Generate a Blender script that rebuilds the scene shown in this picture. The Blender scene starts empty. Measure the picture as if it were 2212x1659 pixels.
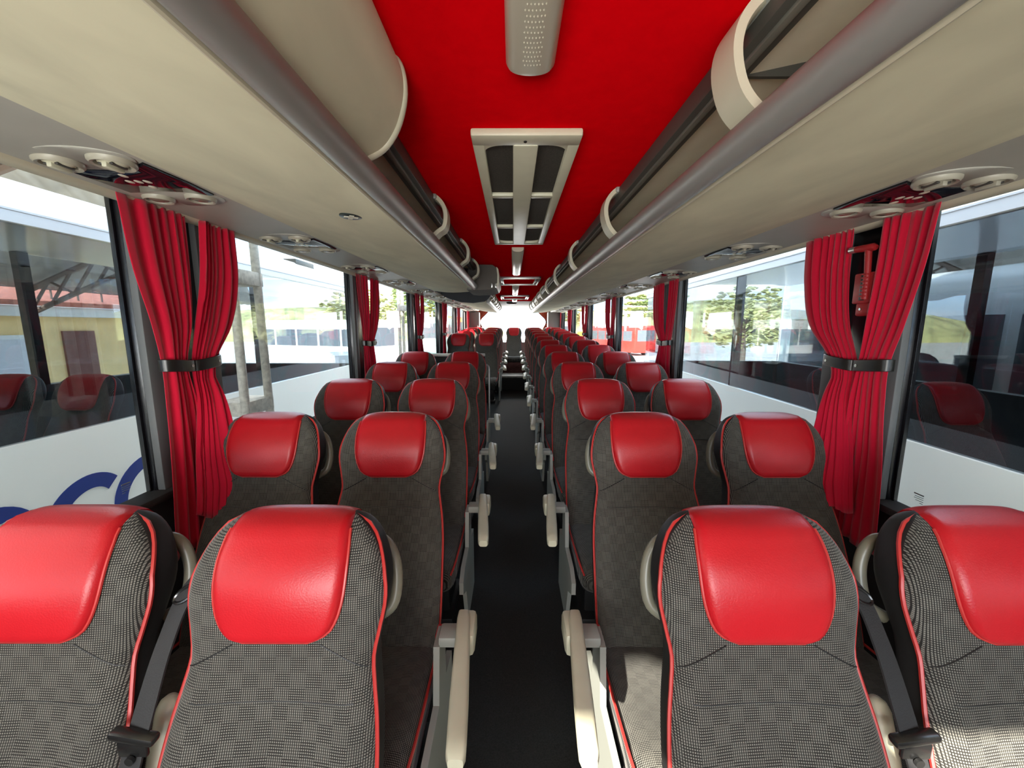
import bpy, bmesh, math, random
from mathutils import Vector, Matrix
random.seed(7)
scene = bpy.context.scene
COL = scene.collection
PI = math.pi

# ------------------------------------------------------------------ camera
F_PX, W_PX, H_PX = 840.0, 2212.0, 1659.0
PITCH = math.atan((829.5 - 705.0) / F_PX)
cam_d = bpy.data.cameras.new('camera')
cam_d.sensor_fit = 'HORIZONTAL'
cam_d.sensor_width = 36.0
cam_d.lens = 36.0 * F_PX / W_PX
cam_d.clip_start = 0.02
cam_d.clip_end = 600
cam = bpy.data.objects.new('camera', cam_d)
COL.objects.link(cam)
cam.location = (0, 0, 1.60)
cam.rotation_euler = (PI / 2 - PITCH, 0, 2.0 / F_PX)
scene.camera = cam

# ------------------------------------------------------------------ exposure
vs = scene.view_settings
vs.view_transform = 'Standard'
vs.look = 'None'
vs.exposure = 0.0
vs.gamma = 1.0
vs.use_curve_mapping = False

# ------------------------------------------------------------------ sky
SKY_STRENGTH = 5.8
world = bpy.data.worlds.new('sky_world')
scene.world = world
world.use_nodes = True
wn, wl = world.node_tree.nodes, world.node_tree.links
wn.clear()
w_out = wn.new('ShaderNodeOutputWorld')
w_bg = wn.new('ShaderNodeBackground')
w_tc = wn.new('ShaderNodeTexCoord')
w_map = wn.new('ShaderNodeMapping')
w_map.inputs['Scale'].default_value = (1.0, 1.0, 2.6)
w_noise = wn.new('ShaderNodeTexNoise')
w_noise.inputs['Scale'].default_value = 2.3
w_noise.inputs['Detail'].default_value = 6
w_ramp = wn.new('ShaderNodeValToRGB')
w_ramp.color_ramp.elements[0].position = 0.44
w_ramp.color_ramp.elements[0].color = (0.42, 0.70, 1.0, 1)
w_ramp.color_ramp.elements[1].position = 0.58
w_ramp.color_ramp.elements[1].color = (1.15, 1.13, 1.1, 1)
wl.new(w_tc.outputs['Generated'], w_map.inputs['Vector'])
wl.new(w_map.outputs['Vector'], w_noise.inputs['Vector'])
wl.new(w_noise.outputs['Fac'], w_ramp.inputs['Fac'])
wl.new(w_ramp.outputs['Color'], w_bg.inputs['Color'])
w_bg.inputs['Strength'].default_value = SKY_STRENGTH
wl.new(w_bg.outputs['Background'], w_out.inputs['Surface'])

# ------------------------------------------------------------------ sun and windscreen daylight
sun_d = bpy.data.lights.new('sun', 'SUN')
sun_d.energy = 24.0
sun_d.angle = math.radians(0.6)
sun_d.color = (1.0, 0.94, 0.82)
sun = bpy.data.objects.new('sun', sun_d)
COL.objects.link(sun)
sun.rotation_euler = Vector((-0.45, -0.90, 0.50)).to_track_quat('Z', 'Y').to_euler()
sun.location = (-6, -10, 7)

def area(name, loc, to, sx, sy, power, color):
    d = bpy.data.lights.new(name, 'AREA')
    d.shape = 'RECTANGLE'
    d.size, d.size_y = sx, sy
    d.energy = power
    d.color = color
    o = bpy.data.objects.new(name, d)
    COL.objects.link(o)
    o.location = loc
    o.rotation_euler = (Vector(loc) - Vector(to)).to_track_quat('Z', 'Y').to_euler()
    return o
area('rear_window_daylight', (0.03, 11.90, 1.66), (0.03, 0.0, 1.70), 1.9, 0.8, 85, (1.0, 0.99, 0.96))
area('windscreen_daylight', (-0.50, -1.62, 1.22), (0.14, 2.2, 2.12), 1.5, 0.75, 58, (1.0, 0.975, 0.915))
area('left_window_daylight', (-1.33, 0.22, 1.35), (0.9, 0.6, 1.75), 1.25, 0.75, 5, (1.0, 0.98, 0.93))

# ------------------------------------------------------------------ small helpers
def s2l(c):
    c = c / 255.0
    return c / 12.92 if c <= 0.04045 else ((c + 0.055) / 1.055) ** 2.4
def rgb(r, g, b):
    return (s2l(r), s2l(g), s2l(b), 1.0)

def sm(xs, ys, x):
    """Catmull-Rom interpolation through (xs, ys), xs ascending."""
    n = len(xs)
    if x <= xs[0]: return ys[0]
    if x >= xs[-1]: return ys[-1]
    for i in range(n - 1):
        if x <= xs[i + 1]:
            break
    h = xs[i + 1] - xs[i]
    t = (x - xs[i]) / h
    d0 = (ys[i + 1] - ys[i]) / h
    m0 = d0 if i == 0 else 0.5 * (d0 + (ys[i] - ys[i - 1]) / (xs[i] - xs[i - 1]))
    m1 = d0 if i == n - 2 else 0.5 * (d0 + (ys[i + 2] - ys[i + 1]) / (xs[i + 2] - xs[i + 1]))
    t2, t3 = t * t, t * t * t
    return ((2*t3 - 3*t2 + 1) * ys[i] + (t3 - 2*t2 + t) * h * m0 + (-2*t3 + 3*t2) * ys[i + 1] + (t3 - t2) * h * m1)

class MB:
    """collects shapes into one mesh"""
    def __init__(self):
        self.v, self.f, self.m = [], [], []
    def add(self, verts, faces, mi=0):
        o = len(self.v)
        self.v += [tuple(p) for p in verts]
        self.f += [tuple(i + o for i in f) for f in faces]
        self.m += [mi] * len(faces)
        return self
    def box(self, x0, x1, y0, y1, z0, z1, bev=0.0, seg=2, rot=None, mi=0):
        bm = bmesh.new()
        bmesh.ops.create_cube(bm, size=1.0)
        c = Vector(((x0 + x1) / 2, (y0 + y1) / 2, (z0 + z1) / 2))
        for v in bm.verts:
            v.co = Vector((v.co.x * (x1 - x0), v.co.y * (y1 - y0), v.co.z * (z1 - z0)))
        if bev > 0:
            bmesh.ops.bevel(bm, geom=list(bm.edges), offset=bev, segments=seg, profile=0.5, affect='EDGES')
        if rot is not None:
            bmesh.ops.transform(bm, matrix=rot, verts=bm.verts)
        bm.verts.index_update()
        self.add([v.co + c for v in bm.verts], [[v.index for v in f.verts] for f in bm.faces], mi)
        bm.free()
        return self
    def loft(self, rings, cap0=True, cap1=True, closed=True, mi=0):
        n = len(rings[0])
        vs_, fs = [], []
        for r in rings: vs_ += r
        for i in range(len(rings) - 1):
            for j in range(n if closed else n - 1):
                k = (j + 1) % n
                fs.append((i*n + j, i*n + k, (i+1)*n + k, (i+1)*n + j))
        if cap0: fs.append(tuple(range(n - 1, -1, -1)))
        if cap1: fs.append(tuple((len(rings) - 1) * n + j for j in range(n)))
        return self.add(vs_, fs, mi)
    def tube(self, pts, r, seg=8, closed=False, mi=0, caps=True, flat=1.0):
        pts = [Vector(p) for p in pts]
        n = len(pts)
        rings = []
        prev = None
        for i, p in enumerate(pts):
            if closed:
                d = pts[(i + 1) % n] - pts[i - 1]
            else:
                d = pts[min(i + 1, n - 1)] - pts[max(i - 1, 0)]
            d.normalize()
            if prev is None:
                a = Vector((0, 0, 1)) if abs(d.z) < 0.9 else Vector((1, 0, 0))
                u = d.cross(a).normalized()
            else:
                u = (prev - d * prev.dot(d)).normalized()
            prev = u
            w = d.cross(u)
            rr = r[i] if isinstance(r, (list, tuple)) else r
            rings.append([p + u * (rr * math.cos(2*PI*k/seg)) + w * (rr * flat * math.sin(2*PI*k/seg)) for k in range(seg)])
        if closed:
            rings.append(rings[0])
            return self.loft(rings, False, False, mi=mi)
        return self.loft(rings, caps, caps, mi=mi)
    def prism(self, poly, axis, a, b, mi=0):
        """closed 2-D outline extruded along an axis from a to b (axis 'y': outline is (x,z))"""
        def P(p, t):
            if axis == 'y': return (p[0], t, p[1])
            if axis == 'x': return (t, p[0], p[1])
            return (p[0], p[1], t)
        n = len(poly)
        vs_ = [P(p, a) for p in poly] + [P(p, b) for p in poly]
        fs = [(j, (j+1) % n, n + (j+1) % n, n + j) for j in range(n)]
        fs += [tuple(range(n - 1, -1, -1)), tuple(range(n, 2*n))]
        return self.add(vs_, fs, mi)
    def strip(self, line, thick, y0, y1, ny=1, mi=0):
        """open (x,z) polyline given a thickness and run along Y"""
        pts = [Vector((p[0], p[1])) for p in line]
        off = []
        for i in range(len(pts)):
            d = pts[min(i+1, len(pts)-1)] - pts[max(i-1, 0)]
            d.normalize()
            off.append(pts[i] + Vector((-d.y, d.x)) * thick)
        poly = [(p.x, p.y) for p in pts] + [(p.x, p.y) for p in reversed(off)]
        return self.prism(poly, 'y', y0, y1, mi)
    def disc(self, c, r, h, axis_m=None, seg=20, mi=0, r2=None):
        r2 = r if r2 is None else r2
        m = axis_m or Matrix.Identity(3)
        c = Vector(c)
        a = [c + m @ Vector((r*math.cos(2*PI*k/seg), r*math.sin(2*PI*k/seg), 0)) for k in range(seg)]
        b = [c + m @ Vector((r2*math.cos(2*PI*k/seg), r2*math.sin(2*PI*k/seg), h)) for k in range(seg)]
        return self.loft([a, b], mi=mi)
    def mesh(self, name, mats, smooth=True, angle=40):
        me = bpy.data.meshes.new(name)
        me.from_pydata(self.v, [], self.f)
        bm = bmesh.new()
        bm.from_mesh(me)
        bmesh.ops.recalc_face_normals(bm, faces=bm.faces)
        bm.to_mesh(me)
        bm.free()
        for m in (mats if isinstance(mats, (list, tuple)) else [mats]):
            me.materials.append(m)
        for p, mi in zip(me.polygons, self.m):
            p.material_index = mi
        if smooth:
            for p in me.polygons: p.use_smooth = True
            me.set_sharp_from_angle(angle=math.radians(angle))
        return me
    def obj(self, name, mats, parent=None, smooth=True, angle=40):
        return link(name, self.mesh(name, mats, smooth, angle), parent)

def link(name, me, parent=None):
    o = bpy.data.objects.new(name, me)
    COL.objects.link(o)
    if parent: o.parent = parent
    return o
def tag(o, label, cat, group=None, kind=None):
    o['label'] = label
    o['category'] = cat
    if group: o['group'] = group
    if kind: o['kind'] = kind
    return o
def empty(name, loc, label, cat, group=None, rz=0.0):
    o = bpy.data.objects.new(name, None)
    COL.objects.link(o)
    o.empty_display_size = 0.1
    o.location = loc
    o.rotation_euler = (0, 0, rz)
    return tag(o, label, cat, group)
def struct(o):
    o['kind'] = 'structure'
    return o
KIDS = {}
def copy_tree(o, parent=None):
    c = o.copy()
    COL.objects.link(c)
    if parent: c.parent = parent
    for ch in list(o.children): copy_tree(ch, c)
    return c
ORD = ['first', 'second', 'third', 'fourth', 'fifth', 'sixth', 'seventh', 'eighth', 'ninth', 'tenth', 'eleventh', 'twelfth', 'thirteenth', 'fourteenth']

# ------------------------------------------------------------------ materials
def mat(name, col, rough=0.6, metal=0.0, spec=0.5, noise=0.0, nscale=8.0, bump=0.0, bscale=60.0, sheen=0.0, stretch=None):
    m = bpy.data.materials.new(name)
    m.use_nodes = True
    nt = m.node_tree
    b = nt.nodes['Principled BSDF']
    b.inputs['Base Color'].default_value = col
    b.inputs['Roughness'].default_value = rough
    b.inputs['Metallic'].default_value = metal
    b.inputs['Specular IOR Level'].default_value = spec
    if sheen:
        b.inputs['Sheen Weight'].default_value = sheen
    if noise or bump:
        tc = nt.nodes.new('ShaderNodeTexCoord')
        mp = nt.nodes.new('ShaderNodeMapping')
        if stretch: mp.inputs['Scale'].default_value = stretch
        nt.links.new(tc.outputs['Object'], mp.inputs['Vector'])
    if noise:
        n = nt.nodes.new('ShaderNodeTexNoise')
        n.inputs['Scale'].default_value = nscale
        n.inputs['Detail'].default_value = 5
        n.inputs['Distortion'].default_value = 0.4
        r = nt.nodes.new('ShaderNodeMapRange')
        r.inputs['From Min'].default_value = 0.3
        r.inputs['From Max'].default_value = 0.7
        r.inputs['To Min'].default_value = 1.0 - noise
        r.inputs['To Max'].default_value = 1.0 + noise
        mx = nt.nodes.new('ShaderNodeVectorMath')
        mx.operation = 'SCALE'
        mx.inputs[0].default_value = col[:3]
        nt.links.new(mp.outputs['Vector'], n.inputs['Vector'])
        nt.links.new(n.outputs['Fac'], r.inputs['Value'])
        nt.links.new(r.outputs['Result'], mx.inputs['Scale'])
        nt.links.new(mx.outputs['Vector'], b.inputs['Base Color'])
    if bump:
        n2 = nt.nodes.new('ShaderNodeTexNoise')
        n2.inputs['Scale'].default_value = bscale
        n2.inputs['Detail'].default_value = 4
        bp = nt.nodes.new('ShaderNodeBump')
        bp.inputs['Strength'].default_value = bump
        bp.inputs['Distance'].default_value = 0.004
        nt.links.new(mp.outputs['Vector'], n2.inputs['Vector'])
        nt.links.new(n2.outputs['Fac'], bp.inputs['Height'])
        nt.links.new(bp.outputs['Normal'], b.inputs['Normal'])
    return m

def glass(name, tint, ior=1.5, rough=0.0, fres=1.0):
    m = bpy.data.materials.new(name)
    m.use_nodes = True
    nt = m.node_tree
    nt.nodes.clear()
    out = nt.nodes.new('ShaderNodeOutputMaterial')
    mix = nt.nodes.new('ShaderNodeMixShader')
    tr = nt.nodes.new('ShaderNodeBsdfTransparent')
    gl = nt.nodes.new('ShaderNodeBsdfGlossy')
    lw = nt.nodes.new('ShaderNodeLayerWeight')
    lw.inputs['Blend'].default_value = 0.5
    pw = nt.nodes.new('ShaderNodeMath')
    pw.operation = 'POWER'
    pw.inputs[1].default_value = 5.0
    nt.links.new(lw.outputs['Facing'], pw.inputs[0])
    f0 = ((ior - 1) / (ior + 1)) ** 2
    tr.inputs['Color'].default_value = tint
    gl.inputs['Roughness'].default_value = rough
    gl.inputs['Color'].default_value = (0.95, 0.97, 1.0, 1)
    ml = nt.nodes.new('ShaderNodeMath')
    ml.operation = 'MULTIPLY_ADD'
    ml.inputs[1].default_value = (1 - f0) * fres
    ml.inputs[2].default_value = f0 * fres
    nt.links.new(pw.outputs[0], ml.inputs[0])
    nt.links.new(ml.outputs[0], mix.inputs['Fac'])
    nt.links.new(tr.outputs['BSDF'], mix.inputs[1])
    nt.links.new(gl.outputs['BSDF'], mix.inputs[2])
    nt.links.new(mix.outputs['Shader'], out.inputs['Surface'])
    return m

def weave(name, ax, dark, light):
    """grey woven upholstery: light dots on a dark ground with blocks of ribs; ax = the two object axes it lies in"""
    m = bpy.data.materials.new(name)
    m.use_nodes = True
    nt = m.node_tree
    L = nt.links
    b = nt.nodes['Principled BSDF']
    b.inputs['Roughness'].default_value = 0.9
    b.inputs['Specular IOR Level'].default_value = 0.15
    b.inputs['Sheen Weight'].default_value = 0.15
    tc = nt.nodes.new('ShaderNodeTexCoord')
    sp = nt.nodes.new('ShaderNodeSeparateXYZ')
    L.new(tc.outputs['Object'], sp.inputs[0])
    def M(op, a, bb=None, c=None):
        n = nt.nodes.new('ShaderNodeMath')
        n.operation = op
        for i, x in enumerate((a, bb, c)):
            if x is None: continue
            if isinstance(x, (int, float)): n.inputs[i].default_value = x
            else: L.new(x, n.inputs[i])
        return n.outputs[0]
    A, B = sp.outputs[ax[0]], sp.outputs[ax[1]]
    p = 0.0046
    fa = M('FRACT', M('DIVIDE', A, p))
    fb = M('FRACT', M('DIVIDE', B, p))
    da = M('GREATER_THAN', fa, 0.42)
    db = M('GREATER_THAN', fb, 0.42)
    dots = M('MULTIPLY', da, db)
    ca = M('FLOOR', M('DIVIDE', A, 0.034))
    cb = M('FLOOR', M('DIVIDE', B, 0.030))
    chk = M('MODULO', M('ABSOLUTE', M('ADD', ca, cb)), 2.0)
    ribs = M('MULTIPLY', da, 0.30)
    fac = M('ADD', M('MULTIPLY', dots, M('SUBTRACT', 1.0, chk)), M('MULTIPLY', M('MAXIMUM', M('MULTIPLY', dots, 0.92), ribs), chk))
    nz = nt.nodes.new('ShaderNodeTexNoise')
    nz.inputs['Scale'].default_value = 9
    L.new(tc.outputs['Object'], nz.inputs['Vector'])
    fac2 = M('MULTIPLY', fac, M('ADD', 0.55, M('MULTIPLY', nz.outputs['Fac'], 0.9)))
    mx = nt.nodes.new('ShaderNodeMixRGB')
    mx.inputs[1].default_value = dark
    mx.inputs[2].default_value = light
    L.new(fac2, mx.inputs[0])
    L.new(mx.outputs[0], b.inputs['Base Color'])
    return m

M_ = {}
M_['weave_back'] = weave('grey_weave_back', (0, 2), (0.017, 0.016, 0.0145, 1), (0.19, 0.182, 0.158, 1))
M_['weave_seat'] = weave('grey_weave_cushion', (0, 1), (0.017, 0.016, 0.0145, 1), (0.19, 0.182, 0.158, 1))
M_['back_black'] = mat('black_seat_shell', (0.012, 0.012, 0.012, 1), 0.55)
M_['leather'] = mat('red_leather', (0.45, 0.009, 0.015, 1), 0.34, spec=0.38, noise=0.12, nscale=5, bump=0.12, bscale=260)
M_['piping'] = mat('red_piping', (0.46, 0.030, 0.026, 1), 0.4)
M_['plastic_beige'] = mat('beige_grey_plastic', rgb(192, 188, 164), 0.45, noise=0.05, nscale=12)
M_['handle'] = mat('grey_green_handle', rgb(122, 120, 104), 0.35)
M_['plastic_pale'] = mat('pale_grey_plastic', rgb(150, 152, 144), 0.5)
M_['black_plastic'] = mat('black_plastic', (0.012, 0.012, 0.012, 1), 0.4)
M_['belt'] = mat('black_webbing', (0.022, 0.022, 0.023, 1), 0.6, bump=0.2, bscale=300)
M_['belt_metal'] = mat('dark_metal', (0.10, 0.10, 0.10, 1), 0.25, metal=0.9)
M_['buckle_red'] = mat('red_button', (0.55, 0.01, 0.015, 1), 0.35)
M_['ceiling_red'] = mat('red_ceiling_cloth', (0.82, 0.0012, 0.006, 1), 0.95, spec=0.0, noise=0.04, nscale=20)
M_['rack_beige'] = mat('beige_suede_panel', rgb(203, 198, 170), 0.85, spec=0.25, noise=0.11, nscale=6, stretch=(1.0, 0.5, 1.0))
M_['rack_inner'] = mat('beige_inner_panel', rgb(246, 239, 214), 0.85, noise=0.05, nscale=6)
M_['strip_grey'] = mat('grey_service_strip', rgb(166, 163, 152), 0.5, noise=0.03)
M_['bead'] = mat('pale_edge_bead', rgb(190, 183, 160), 0.45)
M_['rail'] = mat('satin_rail', rgb(134, 132, 127), 0.42, metal=0.1)
M_['channel'] = mat('dark_grey_channel', rgb(70, 68, 62), 0.45)
M_['channel_light'] = mat('grey_channel_strip', rgb(120, 118, 108), 0.35, metal=0.4)
M_['pod'] = mat('dark_grey_cloth', rgb(92, 88, 82), 0.85, noise=0.05)
M_['hull'] = mat('charcoal_end_panel', rgb(48, 50, 54), 0.7)
M_['gloss_dark'] = mat('dark_gloss_panel', (0.006, 0.006, 0.010, 1), 0.06)
M_['button'] = mat('pale_button', rgb(205, 198, 178), 0.4)
M_['nozzle'] = mat('grey_nozzle', rgb(158, 152, 136), 0.4)
M_['nozzle_dark'] = mat('dark_nozzle_slot', rgb(60, 57, 52), 0.5)
M_['lamp_cover'] = mat('pale_lamp_cover', rgb(192, 186, 166), 0.28, spec=0.8)
M_['lamp_lens'] = mat('smoked_lens', rgb(120, 110, 98), 0.2)
M_['floor'] = mat('black_bus_carpet', (0.0125, 0.0125, 0.0115, 1), 0.7, spec=0.3, noise=0.5, nscale=180, bump=0.3, bscale=400)
M_['floor_red'] = mat('dark_red_carpet', (0.022, 0.009, 0.008, 1), 0.98, spec=0.0, noise=0.6, nscale=14)
M_['wall_dark'] = mat('charcoal_side_panel', (0.022, 0.022, 0.023, 1), 0.8)
M_['pillar'] = mat('grey_pillar_trim', rgb(98, 100, 100), 0.6)
M_['pillar_dark'] = mat('dark_pillar_trim', rgb(42, 43, 46), 0.6)
M_['frit'] = mat('black_glass_border', (0.006, 0.006, 0.008, 1), 0.25)
M_['glass'] = glass('clear_window_glass', (0.97, 0.98, 0.975, 1), 1.22)
M_['curtain'] = mat('red_curtain_cloth', (0.52, 0.004, 0.028, 1), 0.85, spec=0.15, sheen=0.3, bump=0.1, bscale=220)
M_['curtain_backlit'] = mat('backlit_curtain_cloth', (0.80, 0.36, 0.42, 1), 0.85)  # red curtain with daylight behind it, the glow put into the colour
M_['tie'] = mat('black_leather_strap', (0.013, 0.012, 0.010, 1), 0.32)
M_['stud'] = mat('metal_stud', (0.55, 0.55, 0.53, 1), 0.25, metal=1.0)
M_['hammer_red'] = mat('red_hammer_plastic', (0.33, 0.012, 0.014, 1), 0.45)
M_['steel'] = mat('steel_edge', (0.55, 0.55, 0.52, 1), 0.35, metal=0.8)
M_['step_metal'] = mat('worn_step_metal', rgb(120, 120, 112), 0.6, metal=0.3, noise=0.3, nscale=20)
M_['vent_mesh'] = mat('dark_filter_mesh', (0.045, 0.040, 0.030, 1), 0.8, noise=0.4, nscale=200)
M_['grey_panel'] = mat('grey_rear_panel', rgb(120, 118, 114), 0.8)
M_['bus_white'] = mat('white_bus_paint', rgb(243, 244, 238), 0.22, spec=0.5)
M_['far_glass'] = mat('grey_vehicle_glass', (0.10, 0.12, 0.14, 1), 0.35)
M_['bus_silver'] = mat('silver_blue_trim', rgb(208, 208, 212), 0.4)
M_['bus_glass'] = glass('tinted_bus_glass', (0.72, 0.75, 0.775, 1), 1.5)
M_['bus_glass_dark'] = glass('dark_tinted_bus_glass', (0.69, 0.72, 0.75, 1), 1.6)
M_['letter_blue'] = mat('dark_blue_lettering', rgb(24, 50, 130), 0.35)
M_['own_paint'] = mat('blue_grey_coach_paint', rgb(206, 208, 212), 0.3)
M_['asphalt'] = mat('pale_concrete_yard', (0.62, 0.60, 0.55, 1), 0.9, noise=0.2, nscale=0.8)
M_['shed_metal'] = mat('corrugated_sheet', rgb(150, 146, 138), 0.6, noise=0.15, nscale=2)
M_['truss'] = mat('dark_truss_steel', rgb(96, 78, 66), 0.6)
M_['post'] = mat('rusty_white_steel', rgb(205, 200, 188), 0.6, noise=0.25, nscale=30)
M_['house'] = mat('yellow_house_wall', rgb(244, 210, 148), 0.9, noise=0.08, nscale=3)
M_['house_door'] = mat('brown_shutter', rgb(120, 76, 66), 0.8)
M_['white'] = mat('white_painted_trim', rgb(236, 234, 226), 0.6)
M_['roof_green'] = mat('green_sheet_roof', rgb(104, 190, 148), 0.6)
M_['roof_red'] = mat('red_tile_roof', rgb(190, 112, 90), 0.8, noise=0.3, nscale=12)
M_['leaf'] = mat('green_leaves', (0.20, 0.27, 0.08, 1), 0.9, noise=0.5, nscale=3)
M_['leaf_pale'] = mat('dry_green_leaves', (0.40, 0.40, 0.16, 1), 0.9, noise=0.4, nscale=2)
M_['trunk'] = mat('grey_bark', (0.16, 0.13, 0.10, 1), 0.9)
M_['hill'] = mat('olive_hill', (0.40, 0.40, 0.18, 1), 0.95, noise=0.5, nscale=0.4)
M_['veh_red'] = mat('red_vehicle_paint', (0.60, 0.03, 0.02, 1), 0.3)
M_['veh_orange'] = mat('orange_vehicle_paint', (0.85, 0.20, 0.03, 1), 0.3)
M_['veh_yellow'] = mat('yellow_vehicle_paint', (0.80, 0.45, 0.05, 1), 0.4)
M_['veh_green'] = mat('pale_green_vehicle_paint', (0.35, 0.55, 0.48, 1), 0.4)
M_['tyre'] = mat('black_rubber', (0.015, 0.015, 0.015, 1), 0.8)
M_['print'] = mat('grey_print', rgb(120, 125, 122), 0.6)
M_['badge_dark'] = mat('dark_green_badge', rgb(34, 44, 42), 0.4)
M_['brown_curtain'] = mat('brown_red_cloth', (0.30, 0.05, 0.02, 1), 0.85)
MA = M_

# ------------------------------------------------------------------ layout numbers
def zf(y):                       # the floor climbs gently towards the rear
    return 0.0408 * (max(y, 0.85) - 1.633)
ROW_Y = [0.85] + [1.633 + 0.85 * k for k in range(11)]
Y_FRONT, Y_BACK = -1.70, 12.0
CEIL = 2.155
SIDE = {                         # left and right side of the coach, measured separately
    -1: dict(s=-1, sill=0.965, wall=1.37, glass=1.41, gray=(1.00, 2.045), bead=(1.315, 2.022), rail=(0.350, 1.958), ce=0.335),
    +1: dict(s=+1, sill=0.920, wall=1.46, glass=1.50, gray=(1.105, 2.010), bead=(1.415, 1.985), rail=(0.432, 1.944), ce=0.425),
}
PIL = {-1: [1.61 + 1.95 * k for k in range(6)], 1: [1.63 + 2.02 * k for k in range(6)]}
SN = {-1: 'left', 1: 'right'}

# ================================================================== the setting: body of the coach
b = MB()
ys = [Y_FRONT, 0.85] + [1.0 + 0.5 * k for k in range(15)] + [8.18]
low = [(-1.40, y, zf(y)) for y in ys] + [(1.49, y, zf(y)) for y in ys]
n = len(ys)
bot = [(p[0], p[1], p[2] - 0.08) for p in low]
fs = []
for i in range(n - 1):
    fs.append((i, i + 1, n + i + 1, n + i))
    fs.append((2*n + i, 3*n + i, 3*n + i + 1, 2*n + i + 1))
b.add(low + bot, fs)
for x0, x1 in ((-1.40, 1.49),):
    b.add([(x0, 8.18, zf(8.18)), (x1, 8.18, zf(8.18)), (x1, Y_BACK, zf(Y_BACK)), (x0, Y_BACK, zf(Y_BACK))], [(0, 1, 2, 3)])
struct(b.obj('floor', MA['floor'], smooth=False))
# raised rear gangway with its steel nosing
ZS = zf(8.15) + 0.27
b = MB()
b.box(-0.30, 0.36, 8.15, 8.17, zf(8.15) - 0.05, ZS)
b.add([(-0.30, 8.15, ZS), (0.36, 8.15, ZS), (0.36, 8.50, ZS + 0.03), (-0.30, 8.50, ZS + 0.03)], [(0, 1, 2, 3)])
st = struct(b.obj('floor_step', MA['floor'], smooth=False))
b = MB()
b.box(-0.30, 0.36, 8.135, 8.16, ZS - 0.012, ZS + 0.012, 0.004)
b.box(-0.30, 0.36, 8.16, 8.60, ZS + 0.012, ZS + 0.022, 0.003)
b.box(-0.30, 0.36, 8.60, 8.62, ZS + 0.012, ZS + 0.032, 0.003)
b.obj('step_nosing', MA['step_metal'], st)
b = MB()
b.add([(-0.30, 8.62, ZS + 0.02), (0.36, 8.62, ZS + 0.02), (0.36, 10.4, ZS + 0.11), (-0.30, 10.4, ZS + 0.11)], [(0, 1, 2, 3)])
b.obj('step_carpet', MA['floor_red'], st)

# ceiling: red cloth panel between the racks, grey beyond
b = MB()
b.box(-SIDE[-1]['ce'] - 0.04, SIDE[1]['ce'] + 0.04, Y_FRONT, 8.85, CEIL, CEIL + 0.05)
struct(b.obj('ceiling', MA['ceiling_red'], smooth=False))
b = MB()
b.prism([(8.85, CEIL + 0.0), (Y_BACK, 2.10), (Y_BACK, 2.16), (8.85, CEIL + 0.05)], 'x', -1.38, 1.47)
struct(b.obj('ceiling_rear', MA['grey_panel'], smooth=False))
b = MB()
b.box(-1.45, 1.54, Y_FRONT, Y_BACK + 0.05, 2.42, 2.46)
struct(b.obj('roof', MA['own_paint'], smooth=False))

for s in (-1, 1):
    S = SIDE[s]
    nm = SN[s]
    W, G = S['wall'], S['glass']
    def bx(b, xa, xb, y0, y1, z0, z1, bev=0, mi=0):
        x0, x1 = sorted((s * xa, s * xb))
        b.box(x0, x1, y0, y1, z0, z1, bev, mi=mi)
    b = MB()
    bx(b, W, G + 0.03, Y_FRONT, Y_BACK, -0.2, S['sill'] - 0.02)
    bx(b, G + 0.025, G + 0.045, Y_FRONT, Y_BACK, -1.0, S['sill'] - 0.02, mi=1)
    bx(b, W + 0.02, G + 0.03, Y_FRONT, Y_BACK, 2.07, 2.44, mi=1)
    bx(b, S['bead'][0] + 0.01, W + 0.05, Y_FRONT, Y_BACK, 2.075, 2.12, mi=0)
    struct(b.obj('wall_' + nm, [MA['wall_dark'], MA['own_paint']], smooth=False))
    b = MB()
    bx(b, W - 0.035, G + 0.02, Y_FRONT, Y_BACK, S['sill'] - 0.03, S['sill'], 0.008)
    struct(b.obj('baseboard_' + nm, MA['wall_dark']))
    # window panes and pillars
    edges = [Y_FRONT] + PIL[s] + [Y_BACK]
    for k in range(len(edges) - 1):
        y0 = edges[k] + (0.20 if k > 0 else 0.16)
        y1 = edges[k + 1] - (0.168 if k < len(edges) - 2 else 0.0)
        b = MB()
        bx(b, G, G + 0.008, edges[k], edges[k + 1], S['sill'] - 0.03, 2.09)
        w = struct(b.obj('window_%d' % (k + 1 + (0 if s < 0 else 7)), MA['glass'], smooth=False))
        b = MB()
        for ya, yb in ((y0 - 0.0, y0 + 0.02), (y1 - 0.012, y1)):
            bx(b, G - 0.003, G - 0.001, ya, yb, S['sill'] - 0.03, 2.09)
        b.obj('black_border', MA['frit'], w, smooth=False)
        if k in (0, ) :
            # tiny etched approval print in the lower corner of the pane
            b = MB()
            yy, zz = (1.325, 1.032) if s < 0 else (1.345, 0.985)
            for r in range(5):
                L_ = (0.034, 0.030, 0.032, 0.026, 0.010)[r]
                bx(b, G - 0.004, G - 0.002, yy, yy + L_, zz - 0.0075 * r, zz - 0.0075 * r + (0.004 if r == 0 else 0.0016))
            b.obj('etched_print', MA['print'], w, smooth=False)
    for k, yc in enumerate(PIL[s]):
        b = MB()
        bx(b, W + 0.018, G + 0.03, yc - 0.168, yc + 0.20, S['sill'] - 0.03, 2.09, 0.008)
        p = struct(b.obj('trim_%d' % (k + 1 + (0 if s < 0 else 7)), MA['frit']))
        for ya in (yc - 0.166, yc + 0.130):
            b = MB()
            bx(b, W - 0.008, W + 0.022, ya, ya + 0.065, S['sill'], 2.07, 0.004)
            b.obj('cover_strip', MA['pillar'], p)
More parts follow.
